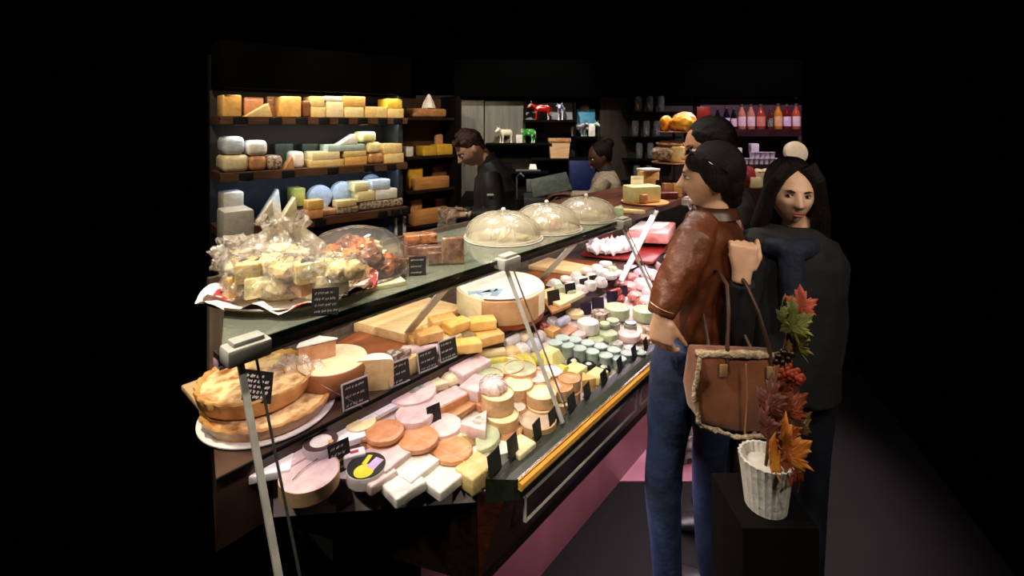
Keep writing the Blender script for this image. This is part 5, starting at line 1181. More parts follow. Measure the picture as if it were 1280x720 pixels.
def remesh(o, v, sm=2):
    md = o.modifiers.new('remesh', 'REMESH'); md.mode = 'VOXEL'; md.voxel_size = v; md.use_smooth_shade = True
    if sm:
        s = o.modifiers.new('smooth', 'SMOOTH'); s.factor = .5; s.iterations = sm
    return o
def J(px, py, D): return atd(px, py, D)
def g2(x, z, x0, z0, sx, sz): return math.exp(-((x - x0) / sx) ** 2 - ((z - z0) / sz) ** 2)
def head_bm(bm, Mh, s=1, female=True):
    n, m = 72, 60; rows = []
    for i in range(m + 1):
        ph = PI * i / m; row = []
        for j in range(n):
            th = 2 * PI * j / n
            x, y, z = math.sin(ph) * math.cos(th), math.sin(ph) * math.sin(th), math.cos(ph)
            X, Y, Z = .074 * x, .094 * y, .115 * z
            t = max(0, -Z / .115)
            X *= 1 - (.34 if female else .26) * t ** 1.6
            if Y > 0: Y *= 1 - .45 * t ** 1.2
            else: Y *= 1 + .10 * t
            if Y < 0:
                f = min(1, -Y / .05); d = 0
                a = abs(X)
                d += .030 * math.exp(-(X / (.0085 + .006 * max(0, min(1, (.02 - Z) / .05)))) ** 2) * max(0, min(1, (.018 - Z) / .045)) * (1 if Z > -.036 else max(0, 1 - (-.036 - Z) / .008))
                d += .007 * g2(a, Z, .011, -.032, .008, .008)
                d -= .011 * g2(a, Z, .031, .000, .018, .013)
                d += .006 * g2(a, Z, .025, .022, .03, .009)
                d += .005 * g2(a, Z, .045, -.025, .018, .02)
                d += .006 * g2(X, Z, 0, -.058, .024, .006) + .005 * g2(X, Z, 0, -.069, .020, .005) - .004 * g2(X, Z, 0, -.0635, .024, .0025)
                d += .010 * g2(X, Z, 0, -.100, .018, .014)
                Y -= d * f
            row.append(bm.verts.new(Mh @ (Vector((X, Y, Z)) * s)))
        rows.append(row)
    for A_, B_ in zip(rows, rows[1:]):
        for j in range(n): bm.faces.new((A_[j], B_[j], B_[(j + 1) % n], A_[(j + 1) % n]))
    bmesh.ops.remove_doubles(bm, verts=rows[0] + rows[-1], dist=1e-5)
    for sx in (-1, 1):
        e = B(); ell(e, (0, 0, 0), (.007, .017, .030), Matrix.Rotation(math.radians(-12), 4, 'X') @ Matrix.Rotation(sx * .35, 4, 'Z'), sub=3)
        for v in e.verts: v.co = Mh @ ((v.co + Vector((sx * .076, .010, -.008))) * s)
        me = bpy.data.meshes.new('tmp'); e.to_mesh(me); e.free(); bm.from_mesh(me); bpy.data.meshes.remove(me)
def HM(c, yaw, pitch=0, roll=0):
    return Matrix.Translation(c) @ Matrix.Rotation(math.radians(yaw), 4, 'Z') @ Matrix.Rotation(math.radians(pitch), 4, 'X') @ Matrix.Rotation(math.radians(roll), 4, 'Y')
def face_parts(root, Mh, s=1, brow=m_hair, look=0):
    for sx in (-1, 1):
        bm = B(); ell(bm, (0, 0, 0), (.0125, .0115, .0060), sub=3)
        c = Vector((sx * .031, -.0755, .0005))
        xf(bm.verts[:], Matrix.Translation(c)); xf(bm.verts[:], Mh @ Matrix.Scale(s, 4)); e = pk('eye', bm, m_eye, root)
        bm = B(); ell(bm, Vector((sx * .031 + look, -.0828, .0005)), (.0056, .005, .0052), sub=3); xf(bm.verts[:], Mh @ Matrix.Scale(s, 4)); pk('iris', bm, m_iris, e)
        bm = B(); tube(bm, [(sx * .014, -.0925, .016), (sx * .030, -.0925, .022), (sx * .046, -.083, .018)], (.0022, .0028, .001), 6); xf(bm.verts[:], Mh @ Matrix.Scale(s, 4)); pk('eyebrow', bm, brow, root)
        bm = B(); tube(bm, [(sx * .018, -.0865, .0045), (sx * .031, -.0905, .0085), (sx * .044, -.0835, .0035)], (.0012, .0018, .001), 6); xf(bm.verts[:], Mh @ Matrix.Scale(s, 4)); pk('eyelash', bm, m_hair, root)
    bm = B(); ell(bm, (0, -.0985, -.0585), (.0215, .006, .0042), sub=3); ell(bm, (0, -.0990, -.0675), (.017, .006, .0045), sub=3)
    xf(bm.verts[:], Mh @ Matrix.Scale(s, 4)); pk('lips', bm, m_lip, root)
def pk(name, bm, m, root, vox=0, sm=2, ang=70):
    off = Vector((0, 0, 0)); r = root
    while r: off += r.location if r.type == 'EMPTY' else Vector((0, 0, 0)); r = r.parent
    for v in bm.verts: v.co -= off
    o = done(name, bm, m, root, ang=ang)
    if vox: remesh(o, vox, sm)
    return o
def limb(bm, pts, seg=18, up=Vector((0, -1, 0))):
    """pts (px,py,D,r[,r2]) joined into one tapering rounded limb"""
    P = [(J(p[0], p[1], p[2]), p[3], p[4] if len(p) > 4 else p[3]) for p in pts]
    loft(bm, P, seg, up=up)
def wl(bm, pts, seg=18, up=Vector((0, -1, 0))): loft(bm, [(Vector(p[0]), p[1], p[2] if len(p) > 2 else p[1]) for p in pts], seg, up=up)
def hand(bm, M, curl=(20, 30, 25), spread=6, side=1, thumb=(35, 20), s=1):
    """palm along -Z from the wrist, back of the hand facing +Y, thumb on side*X ; M places the wrist"""
    def tp(v): return M @ (Vector(v) * s)
    def seg_(pts, rs): loft(bm, [(tp(p), r * s, r * s) for p, r in zip(pts, rs)], 10, up=Vector((.3, .5, .8)))
    loft(bm, [(tp((0, 0, .02)), .024 * s, .019 * s), (tp((0, 0, -.015)), .028 * s, .017 * s), (tp((0, 0, -.05)), .039 * s, .015 * s), (tp((0, 0, -.085)), .040 * s, .012 * s)], 16, up=(M.to_3x3() @ Vector((0, 1, 0))))
    for i, (x, l) in enumerate(((.028, .070), (.010, .080), (-.009, .074), (-.027, .058))):
        x *= side; p = Vector((x, 0, -.075)); a = 0; pts = [p.copy()]
        sp = math.radians(spread * (1.5 - i)) * side
        for q, (f, c) in enumerate(zip((.48, .29, .23), curl)):
            a += math.radians(c); d = Vector((math.sin(sp) * math.cos(a), -math.sin(a), -math.cos(a) * math.cos(sp)))
            p = p + d * l * f * 1.05; pts.append(p.copy())
        seg_(pts, (.0098, .0090, .0080, .0066)); ell(bm, tp(pts[-1]), (.0068 * s,) * 3, sub=2)
    t0 = Vector((side * .022, -.004, -.022)); a = math.radians(thumb[0]); d = Vector((side * math.sin(a) * .8, -math.sin(a) * .6, -math.cos(a))).normalized()
    t1 = t0 + d * .045; d2 = (d + Vector((-side * .2, -.35, -.1)) * (thumb[1] / 20)).normalized(); t2 = t1 + d2 * .03; t3 = t2 + d2 * .022
    seg_([t0, t1, t2, t3], (.016, .0115, .0095, .0075)); ell(bm, tp(t3), (.0078 * s,) * 3, sub=2)
def frame(p, zdir, ydir):   # wrist frame: -Z along the fingers
    z = -Vector(zdir).normalized(); y = Vector(ydir); y = (y - z * y.dot(z)).normalized(); x = y.cross(z)
    m = Matrix((x, y, z)).transposed().to_4x4(); m.translation = p; return m
def shoe(bm, p, yaw, l=.26):
    M = Matrix.Translation(Vector((p.x, p.y, 0))) @ Matrix.Rotation(math.radians(yaw), 4, 'Z')
    loft(bm, [(M @ Vector((0, .07, .035)), .030, .030), (M @ Vector((0, .05, .045)), .036, .045), (M @ Vector((0, -.02, .045)), .040, .045), (M @ Vector((0, -.10, .032)), .046, .032), (M @ Vector((0, -.17, .022)), .036, .022), (M @ Vector((0, -.19, .018)), .015, .012)], 16, up=Vector((0, 0, 1)))

# ---------- woman in a brown leather jacket
c0 = J(868, 420, 1.66); A = thing('person', 'woman in brown leather jacket and blue jeans leaning at the glass counter', 'person', (c0.x, c0.y, 0))
up = Vector((-.8, .6, 0))
hc = J(889, 221, 1.66); Mh = HM(hc, -112, 4)
bm = B(); head_bm(bm, Mh, .97)
wl(bm, [(J(892, 250, 1.67), .052, .055), (J(892, 275, 1.67), .052, .056), (J(888, 300, 1.66), .10, .08)], up=up)
loft(bm, [(J(888, 300, 1.66), .15, .085), (J(878, 360, 1.66), .12, .085), (J(868, 410, 1.66), .14, .10), (J(868, 435, 1.66), .13, .09)], 20, up=up)
wr_ = J(826, 394, 1.44)
limb(bm, [(868, 290, 1.56, .045), (845, 345, 1.50, .040), (826, 392, 1.45, .026)])
hand(bm, frame(wr_, (-.0 + .05, .10, -1), (-.6, -.7, 0)), curl=(25, 35, 25), side=-1)
for pts in (((855, 430, 1.60, .08), (840, 500, 1.60, .066), (834, 550, 1.60, .052)), ((884, 430, 1.76, .08), (889, 510, 1.76, .066), (888, 555, 1.76, .052))):
    limb(bm, list(pts) + [(pts[-1][0], 154 + (1.75 - .1) * F / pts[-1][2], pts[-1][2], .036)])
pk('body', bm, m_skinp, A, .0055)
face_parts(A, Mh, .97)
bm = B()   # hair: crown, back and a loose low knot
ell(bm, (0, .022, .028), (.086, .092, .098), sub=4); ell(bm, (0, .048, -.02), (.068, .056, .07), sub=3); ell(bm, (.0, .062, -.07), (.036, .03, .04), sub=3)
ell(bm, (.045, -.03, .055), (.037, .05, .04), sub=3); ell(bm, (-.045, -.03, .055), (.037, .05, .04), sub=3)
ell(bm, (.07, .02, .0), (.016, .035, .05), sub=3); ell(bm, (-.07, .02, .0), (.016, .035, .05), sub=3)
for v in bm.verts: v.co += v.co.normalized() * .004 * noise.noise(Vector((v.co.x * 40, v.co.y * 40, v.co.z * 12)))
xf(bm.verts[:], Mh); h_ = pk('hair', bm, m_hair, A, .005)
bm = B()   # sunglasses pushed up on the hair
for sx in (-1, 1): ell(bm, (sx * .034, -.066, .092), (.030, .006, .020), Matrix.Rotation(-.75, 4, 'X'), sub=3)
tube(bm, [(-.066, -.055, .085), (-.080, -.01, .06), (-.084, .05, .02)], .0025, 6); tube(bm, [(.066, -.055, .085), (.080, -.01, .06), (.084, .05, .02)], .0025, 6); tube(bm, [(-.01, -.075, .092), (.01, -.075, .092)], .003, 6)
xf(bm.verts[:], Mh); pk('sunglasses', bm, mat('black_glossy', '0a0a0c', rough=.1), A)
def folds(bm, amp=.006, f=22, stretch=(1, 1, 1), seed=0):
    for v in bm.verts:
        q = Vector((v.co.x * stretch[0], v.co.y * stretch[1], v.co.z * stretch[2])) * f
        v.co += Vector((noise.noise(q + Vector((seed, 0, 0))), noise.noise(q + Vector((9, seed, 0))), .3 * noise.noise(q + Vector((0, 5, seed))))) * amp
def dense(bm, cuts=2):
    bmesh.ops.subdivide_edges(bm, edges=bm.edges[:], cuts=cuts, use_grid_fill=True)
bm = B()
loft(bm, [(J(893, 266, 1.67), .062, .062), (J(893, 274, 1.67), .085, .07), (J(892, 284, 1.665), .165, .088), (J(890, 300, 1.66), .195, .105), (J(885, 330, 1.66), .185, .115), (J(878, 365, 1.66), .16, .11), (J(872, 395, 1.66), .155, .115), (J(870, 412, 1.66), .155, .118)], 40, up=up)
limb(bm, [(880, 283, 1.60, .062), (866, 302, 1.53, .064), (852, 335, 1.50, .058), (840, 358, 1.48, .054), (828, 388, 1.45, .040), (826, 395, 1.445, .038)], 24)
limb(bm, [(905, 283, 1.74, .062), (912, 315, 1.84, .060), (880, 350, 1.92, .055), (850, 375, 1.90, .040)], 24)
dense(bm, 1); folds(bm, .015, 24, (1, 1, 1.7))
pk('leather_jacket', bm, m_leather, A, .006, 3)
bm = B(); loft(bm, [(J(893, 258, 1.67), .066, .070), (J(893, 271, 1.67), .084, .084)], 30, up=up); dense(bm, 1); pk('jacket_collar', bm, mat('dark_collar_leather', '3a1c0c', '4a2612', rough=.4), A)
bm = B()
for f_ in (.0, .012): 
    q = J(829, 384 + f_ * 400, 1.45); lathe(bm, [(.0405 - f_, -.002), (.0425 - f_, 0), (.0405 - f_, .002)], (q.x, q.y, q.z), seg=24, M=Matrix.Rotation(.35, 4, 'Y'))
pk('bracelet', bm, m_chrome if False else mat('pale_gold', 'c8a878', rough=.25, metal=.6), A)
bm = B()
loft(bm, [(J(868, 404, 1.66), .15, .105), (J(868, 425, 1.66), .16, .115), (J(868, 445, 1.66), .15, .11), (J(866, 462, 1.66), .12, .10)], 36, up=up)
for D_, pts in ((1.60, ((858, 428, .098), (848, 465, .092), (839, 505, .078), (834, 545, .064), (830, 585, .060), (829, 620, .058), (832, 680, .05))), (1.76, ((884, 430, .095), (887, 470, .085), (889, 510, .074), (888, 550, .062), (886, 590, .058), (885, 640, .052)))):
    P = [(J(x, y, D_), r, r) for x, y, r in pts]; q = P[-1][0]; P.append((Vector((q.x + .01, q.y, .09)), .042, .042)); loft(bm, P, 30)
dense(bm, 1); folds(bm, .005, 30, (.5, .5, 3))
pk('jeans', bm, m_jean, A, .006, 2)
for D_, x in ((1.60, 834), (1.76, 888)):
    q = J(x, 600, D_); bm = B(); shoe(bm, q, -127); pk('shoe', bm, m_blk, A, .006)

# ---------- tall man behind her
c0 = J(908, 300, 2.12); A = thing('person', 'tall dark haired man in dark grey jacket behind the woman in brown leather', 'person', (c0.x, c0.y, 0))
up = Vector((-.95, .3, 0)); hc = J(886, 184, 2.08); Mh = HM(hc, -92, 10)
bm = B(); head_bm(bm, Mh, 1.04, False)
wl(bm, [(J(902, 208, 2.10), .058, .06), (J(908, 232, 2.12), .06, .062), (J(908, 255, 2.12), .12, .09)], up=up)
loft(bm, [(J(908, 255, 2.12), .17, .09), (J(908, 330, 2.12), .15, .10), (J(908, 400, 2.12), .15, .10)], 20, up=up)
for x in (898, 918):
    limb(bm, [(x, 400, 2.12, .08), (x, 510, 2.12, .055), (x, 154 + 1.65 * F / 2.12, 2.12, .035)])
hnds = []
for x, D_, sd in ((884, 1.98, -1), (900, 2.3, 1)):
    limb(bm, [(908, 265, D_ + .02, .045), (x + 12, 330, D_, .04), (x - 8, 372, D_ - .02, .026)])
    hand(bm, frame(J(x - 9, 376, D_ - .02), (-.5, 0, -1), (0, -1 if sd < 0 else 1, .2)), side=sd)
pk('body', bm, m_skin, A, .007)
face_parts(A, Mh, 1.04)
bm = B(); ell(bm, (0, .018, .036), (.086, .098, .092), sub=4); ell(bm, (0, .06, -.02), (.068, .05, .05), sub=3)
for sx in (-1, 1): ell(bm, (sx * .068, .012, .02), (.016, .04, .04), sub=3)
for v in bm.verts: v.co += v.co.normalized() * .008 * noise.noise(v.co * 45)
xf(bm.verts[:], Mh @ Matrix.Scale(1.04, 4)); pk('hair', bm, m_hair, A, .006)
bm = B()
loft(bm, [(J(906, 228, 2.12), .07, .07), (J(908, 238, 2.12), .10, .08), (J(909, 250, 2.12), .19, .10), (J(909, 270, 2.12), .22, .12), (J(909, 330, 2.12), .20, .13), (J(909, 395, 2.12), .19, .13), (J(909, 430, 2.12), .19, .13)], 36, up=up)
for x, D_ in ((884, 1.98), (900, 2.3)): limb(bm, [(909, 252, D_ + .03, .06), (905, 285, D_, .066), (x + 12, 330, D_, .058), (x - 6, 370, D_ - .02, .042)], 24)
dense(bm, 1); folds(bm, .008, 22); pk('jacket', bm, m_greyj, A, .008, 3)
bm = B()
for x, D_ in ((897, 2.05), (919, 2.2)):
    P = [(J(x, 415, D_), .10, .10), (J(x, 520, D_), .075, .075), (J(x, 590, D_), .06, .06)]; q = P[-1][0]; P.append((Vector((q.x, q.y, .08)), .05, .05)); loft(bm, P, 28)
loft(bm, [(J(908, 405, 2.12), .16, .11), (J(908, 450, 2.12), .16, .11)], 28, up=up)
dense(bm, 1); folds(bm, .005, 25); pk('trousers', bm, m_jeand, A, .008, 2)
for x, D_ in ((897, 2.05), (919, 2.2)):
    bm = B(); shoe(bm, J(x, 600, D_), -100); pk('shoe', bm, m_blk, A, .007)

# ---------- woman in a black coat at the right
DW = 1.70; c0 = J(992, 400, DW); A = thing('person', 'dark haired woman in black coat holding bag straps with a raised fist', 'person', (c0.x, c0.y, 0))
up = Vector((-.15, -1, 0)); hc = J(989, 241, DW); Mh = HM(hc, -14, 3, 3)
bm = B(); head_bm(bm, Mh, .93)
wl(bm, [(J(994, 268, DW + .03), .050, .052), (J(994, 295, DW + .03), .052, .054), (J(994, 315, DW + .02), .11, .08)], up=up)
loft(bm, [(J(994, 315, DW), .16, .085), (J(993, 380, DW), .13, .085), (J(990, 450, DW), .15, .10), (J(990, 480, DW), .14, .10)], 20, up=up)
limb(bm, [(940, 318, DW, .045), (918, 400, 1.62, .040), (920, 420, 1.58, .036), (928, 352, 1.48, .026)])
limb(bm, [(1028, 318, DW, .042), (1040, 400, DW, .038), (1034, 470, 1.62, .026)])
for x in (975, 1008): limb(bm, [(x, 480, DW, .08), (x, 600, DW, .05), (x, 154 + 1.65 * F / DW, DW, .035)])
wr_ = J(927, 345, 1.47)
hand(bm, frame(wr_, (.10, .02, 1), (-.2, -1, .1)), curl=(75, 85, 55), spread=2, side=1, thumb=(40, 40), s=1.1)
hand(bm, frame(J(1034, 472, 1.62), (0, 0, -1), (.3, -1, 0)), side=-1)
pk('body', bm, m_skinp, A, .005)
face_parts(A, Mh, .93, look=-.003)
bm = B()
ell(bm, (0, .024, .030), (.084, .092, .096), sub=4)
for sx in (-1, 1):
    loft(bm, [((sx * .028, -.050, .102), .030, .018), ((sx * .062, -.058, .055), .024, .022), ((sx * .079, -.035, .0), .024, .030), ((sx * .088, -.02, -.07), .030, .036), ((sx * .098, -.01, -.13), .030, .035), ((sx * .100, -.03, -.19), .022, .024), ((sx * .095, -.045, -.23), .006, .006)], 20)
ell(bm, (0, .06, -.05), (.085, .055, .12), sub=3)
for v in bm.verts: v.co += v.co.normalized() * .005 * noise.noise(Vector((v.co.x * 50, v.co.y * 50, v.co.z * 8)))
xf(bm.verts[:], Mh); pk('hair', bm, m_hair, A, .005)
bm = B()
loft(bm, [(J(994, 282, DW + .02), .075, .075), (J(994, 292, DW + .02), .12, .085), (J(992, 304, DW), .165, .10), (J(989, 325, DW), .185, .12), (J(986, 380, DW), .17, .125), (J(984, 430, DW), .165, .13), (J(982, 485, DW), .17, .14)], 40, up=up)
limb(bm, [(950, 308, DW, .065), (932, 330, DW - .03, .066), (922, 380, 1.64, .062), (916, 412, 1.59, .060), (918, 428, 1.56, .055), (922, 400, 1.52, .050), (926, 366, 1.49, .042), (927, 352, 1.48, .040)], 24)
limb(bm, [(1024, 308, DW, .062), (1034, 340, DW, .060), (1040, 400, DW, .053), (1034, 466, 1.63, .040)], 24)
dense(bm, 1); folds(bm, .008, 20); pk('coat', bm, m_blackc, A, .007, 3)
bm = B(); tube(bm, [J(958, 308, 1.64), J(975, 312, 1.60), J(1000, 313, 1.60), J(1022, 308, 1.64)], (.03, .036, .036, .03), 14); tube(bm, [J(990, 312, 1.585), J(988, 350, 1.57), J(992, 400, 1.56)], (.04, .04, .035), 14)
dense(bm, 1); folds(bm, .008, 30); pk('scarf', bm, mat('navy_scarf', '0c1220', '182238', scale=20, rough=.8, bump=.4), A, .006)
bm = B()
for x in (975, 1010):
    P = [(J(x, 478, DW), .095, .095), (J(x, 560, DW), .07, .07), (J(x, 620, DW), .06, .06)]; q = P[-1][0]; P.append((Vector((q.x, q.y, .08)), .045, .045)); loft(bm, P, 26)
pk('trousers', bm, m_jeand, A, .007)
for x in (975, 1010):
    bm = B(); shoe(bm, J(x, 600, DW), -10); pk('shoe', bm, m_blk, A, .007)

# ---------- her bag: a thing of its own
DB = 1.40; kb = DB / F; pb_ = J(916, 483, DB)
bag = thing('handbag', 'brown suede handbag trimmed with cream fleece hanging from a forearm', 'bag', pb_, math.radians(6))
def bagpoly(e=0): return [(-.118 - e, .112 + e), (.135 + e, .09 + e), (.128 + e, -.02), (.10 + e, -.115 - e), (-.02, -.105 - e), (-.12 - e, -.075 - e), (-.135 - e, 0)]
bm = B(); prism(bm, bagpoly(), -.045, .045, .012)
for v in bm.verts: v.co = Vector((v.co.x, -v.co.z, v.co.y))
dense(bm, 3)
for v in bm.verts:
    k_ = 1 + .15 * max(0, 1 - (v.co.x / .13) ** 2) * max(0, 1 - ((v.co.z + .03) / .12) ** 2); v.co.y *= k_
o = done('bag_body', bm, mat('brown_suede', '6a3412', '8a4c20', scale=8, rough=.85, bump=.3, sheen=.3), bag, ang=60)
m_fleece = mat('cream_fleece', '9a8468', 'c8b496', scale=90, rough=.95, bump=1.0, bscale=90)
def fleece(pts, r, nm='fleece_trim'):
    bm = B(); P = []
    for a, b_ in zip(pts, pts[1:]):
        for i in range(8): P.append(Vector(a).lerp(Vector(b_), i / 8))
    P.append(Vector(pts[-1])); tube(bm, P, r, 10)
    for v in bm.verts: v.co += Vector((noise.noise(v.co * 120), noise.noise(v.co * 120 + Vector((5, 0, 0))), noise.noise(v.co * 120 + Vector((0, 7, 0))))) * .006
    done(nm, bm, m_fleece, bag, ang=80)
fleece([(-.128, -.03, .115), (0, -.045, .114), (.14, -.03, .092)], .011)
fleece([(-.124, -.045, .11), (-.140, -.045, .0), (-.125, -.045, -.078)], .006)
fleece([(-.123, -.045, -.08), (-.02, -.055, -.112), (.10, -.045, -.122)], .006)
fleece([(.136, -.03, .09), (.13, -.04, -.02), (.10, -.03, -.12)], .006)
bm = B(); tube(bm, [(.002, -.062, .095), (.004, -.066, 0), (.0, -.06, -.10)], .003, 6); done('seam', bm, mat('pale_seam', '8a5c38', 'a07048', rough=.7), bag)
for x, z in ((-.058, .075), (.082, .062)):
    bm = B(); box(bm, (x, -.052, z), (.022, .006, .034), bev=.002); done('strap_tab', bm, mat('pale_leather', '8a6a48', 'a8865e', rough=.5), bag)
bm = B()
ce = J(920, 408, 1.55) - pb_; Rb = Matrix.Rotation(-math.radians(6), 3, 'Z'); ce = Rb @ ce
for x0, x1 in ((-.045, .0), (.088, .06)):
    tube(bm, [(x0, -.05, .07), (x0 * .9 + .1 * x1, -.04, .13), (x0 * .4 + .6 * x1, -.01, .22), (x1, .03, .285), (x1, .08, .31), (x1, .16, .29), (x0 * .5 + .5 * x1, .14, .18), (x0, .045, .08)], .006, 8)
done('shoulder_strap', bm, mat('brown_strap', '3a2214', '4c2e1c', rough=.5), bag)

# ---------- man in black behind the counter
DM = 3.15; c0 = J(618, 260, DM); A = thing('person', 'young man in black jacket looking down, wrapping behind the counter', 'person', (c0.x, c0.y, 0))
up = Vector((-.9, -.4, 0)).normalized(); hc = J(588, 186, DM - .05); Mh = HM(hc, -72, 36)
bm = B(); head_bm(bm, Mh, .98, False)
wl(bm, [(J(597, 190, DM - .02), .055, .058), (J(609, 204, DM), .060, .062), (J(614, 222, DM), .12, .09)], up=up)
loft(bm, [(J(615, 222, DM), .16, .09), (J(618, 260, DM), .15, .10), (J(622, 320, DM), .14, .10), (J(622, 345, DM), .14, .09)], 20, up=up)
limb(bm, [(612, 226, DM - .18, .045), (614, 266, DM - .25, .04), (584, 270, DM - .25, .026)])
limb(bm, [(612, 226, DM + .18, .045), (600, 266, DM + .15, .04), (578, 266, DM + .0, .026)])
for x in (616, 628): limb(bm, [(x, 340, DM, .08), (x, 400, DM, .055), (x, 154 + 1.65 * F / DM, DM, .035)])
hand(bm, frame(J(581, 269, DM - .25), (-1, .1, -.05), (0, -.3, 1)), curl=(30, 40, 30), side=1)
hand(bm, frame(J(575, 263, DM - .02), (-1, -.3, .1), (0, .3, 1)), curl=(30, 40, 30), side=-1)
pk('body', bm, m_skinp, A, .006); face_parts(A, Mh, .98, m_hairb)
bm = B(); ell(bm, (0, .018, .042), (.082, .092, .084), sub=4); ell(bm, (0, .058, -.01), (.062, .042, .055), sub=3); ell(bm, (.02, -.062, .088), (.045, .030, .022), sub=3); ell(bm, (-.01, .01, .12), (.04, .05, .018), sub=3)
for v in bm.verts: v.co += v.co.normalized() * .012 * noise.noise(v.co * 55)
xf(bm.verts[:], Mh @ Matrix.Scale(.98, 4)); pk('hair', bm, m_hairb, A, .006)
bm = B(); q = J(612, 203, DM)
loft(bm, [(J(606, 197, DM), .062, .064), (J(612, 206, DM), .07, .07)], 24, up=up); pk('shirt_collar', bm, m_blackc, A)
bm = B()
loft(bm, [(J(610, 202, DM), .070, .070), (J(613, 210, DM), .11, .085), (J(616, 220, DM), .18, .105), (J(618, 236, DM), .21, .125), (J(619, 262, DM), .19, .13), (J(621, 300, DM), .165, .125), (J(622, 335, DM), .17, .12)], 36, up=up)
limb(bm, [(612, 218, DM - .17, .062), (614, 236, DM - .21, .066), (616, 264, DM - .25, .060), (608, 271, DM - .26, .054), (590, 271, DM - .25, .040), (587, 270, DM - .25, .038)], 24)
limb(bm, [(614, 218, DM + .17, .062), (610, 240, DM + .2, .062), (600, 266, DM + .15, .055), (582, 266, DM + .02, .038)], 24)
dense(bm, 1); folds(bm, .010, 20); pk('jacket', bm, m_chef, A, .007, 3)
bm = B(); q = J(613, 244, DM - .30); box(bm, q, (.04, .006, .012), bev=.002); pk('pen_clip', bm, c_white, A)
bm = B(); q = J(584, 269.5, DM - .25); lathe(bm, [(.027, -.008), (.030, 0), (.027, .008)], tuple(q), seg=20, M=Matrix.Rotation(PI / 2, 4, 'Y')); pk('wristwatch', bm, m_steel, A)
bm = B()
for x in (616, 630):
    P = [(J(x, 322, DM), .10, .10), (J(x, 400, DM), .075, .075)]; q = P[-1][0]; P.append((Vector((q.x, q.y, .08)), .05, .05)); loft(bm, P, 24)
pk('trousers', bm, m_blackc, A, .008)
for x in (616, 630):
    bm = B(); shoe(bm, J(x, 400, DM), -70); pk('shoe', bm, m_blk, A, .008)
bm = B(); q = J(560, 281, DM - .30); box(bm, (0, 0, .03), (.10, .09, .13), bev=.01); bmesh.ops.subdivide_edges(bm, edges=bm.edges[:], cuts=3, use_grid_fill=True)
for v in bm.verts: v.co += Vector((noise.noise(v.co * 40), noise.noise(v.co * 40 + Vector((3, 0, 0))), noise.noise(v.co * 40 + Vector((0, 4, 0))))) * .02
tag(done('wrapped_parcel', bm, m_bag, loc=q), 'parcel in crinkled clear film in the hands of the man in black', 'parcel')

# ---------- woman in grey behind the counter
DG = 3.85; c0 = J(756, 250, DG); A = thing('person', 'woman in grey top with dark tied hair working at the till', 'person', (c0.x, c0.y, 0))
up = Vector((-.95, -.2, 0)).normalized(); hc = J(750, 196, DG); Mh = HM(hc, -82, 18)
bm = B(); head_bm(bm, Mh, .96)
wl(bm, [(J(755, 205, DG), .048, .05), (J(757, 216, DG), .05, .052), (J(757, 226, DG), .11, .08)], up=up)
loft(bm, [(J(757, 226, DG), .14, .08), (J(758, 270, DG), .12, .09), (J(758, 300, DG), .13, .09)], 20, up=up)
for dz in (-.16, .14): limb(bm, [(757, 226, DG + dz, .04), (738, 248, DG + dz, .036), (706, 243, DG + dz * .6, .024)]); 
for dz, sd in ((-.16, 1), (.14, -1)): hand(bm, frame(J(704, 243, DG + dz * .6), (-1, 0, -.05), (0, 0, 1)), side=sd)
for x in (753, 763): limb(bm, [(x, 300, DG, .08), (x, 154 + 1.65 * F / DG, DG, .035)])
pk('body', bm, m_skind, A, .008); face_parts(A, Mh, .96)
bm = B(); ell(bm, (0, .022, .03), (.082, .090, .092), sub=4); ell(bm, (0, .10, .075), (.045, .045, .045), sub=3); ell(bm, (0, .055, -.02), (.06, .04, .05), sub=3)
xf(bm.verts[:], Mh); pk('hair', bm, m_hair, A, .007)
bm = B()
loft(bm, [(J(756, 213, DG), .065, .065), (J(757, 219, DG), .12, .085), (J(757, 227, DG), .17, .10), (J(757, 245, DG), .18, .115), (J(758, 275, DG), .15, .11), (J(758, 305, DG), .16, .12)], 32, up=up)
for dz in (-.16, .14): limb(bm, [(757, 224, DG + dz, .055), (748, 236, DG + dz * 1.1, .056), (738, 247, DG + dz, .050), (714, 244, DG + dz * .7, .036)], 20)
dense(bm, 1); folds(bm, .008, 20); pk('grey_top', bm, m_greyk, A, .008, 3)
bm = B(); loft(bm, [(J(755, 208, DG), .056, .058), (J(757, 215, DG), .075, .072)], 24, up=up); pk('collar', bm, m_blackc, A)
bm = B()
for x in (753, 763):
    P = [(J(x, 298, DG), .09, .09), (J(x, 350, DG), .07, .07)]; q = P[-1][0]; P.append((Vector((q.x, q.y, .08)), .045, .045)); loft(bm, P, 20)
pk('trousers', bm, m_blackc, A, .009)
for x in (753, 763):
    bm = B(); shoe(bm, J(x, 350, DG), -82); pk('shoe', bm, m_blk, A, .009)

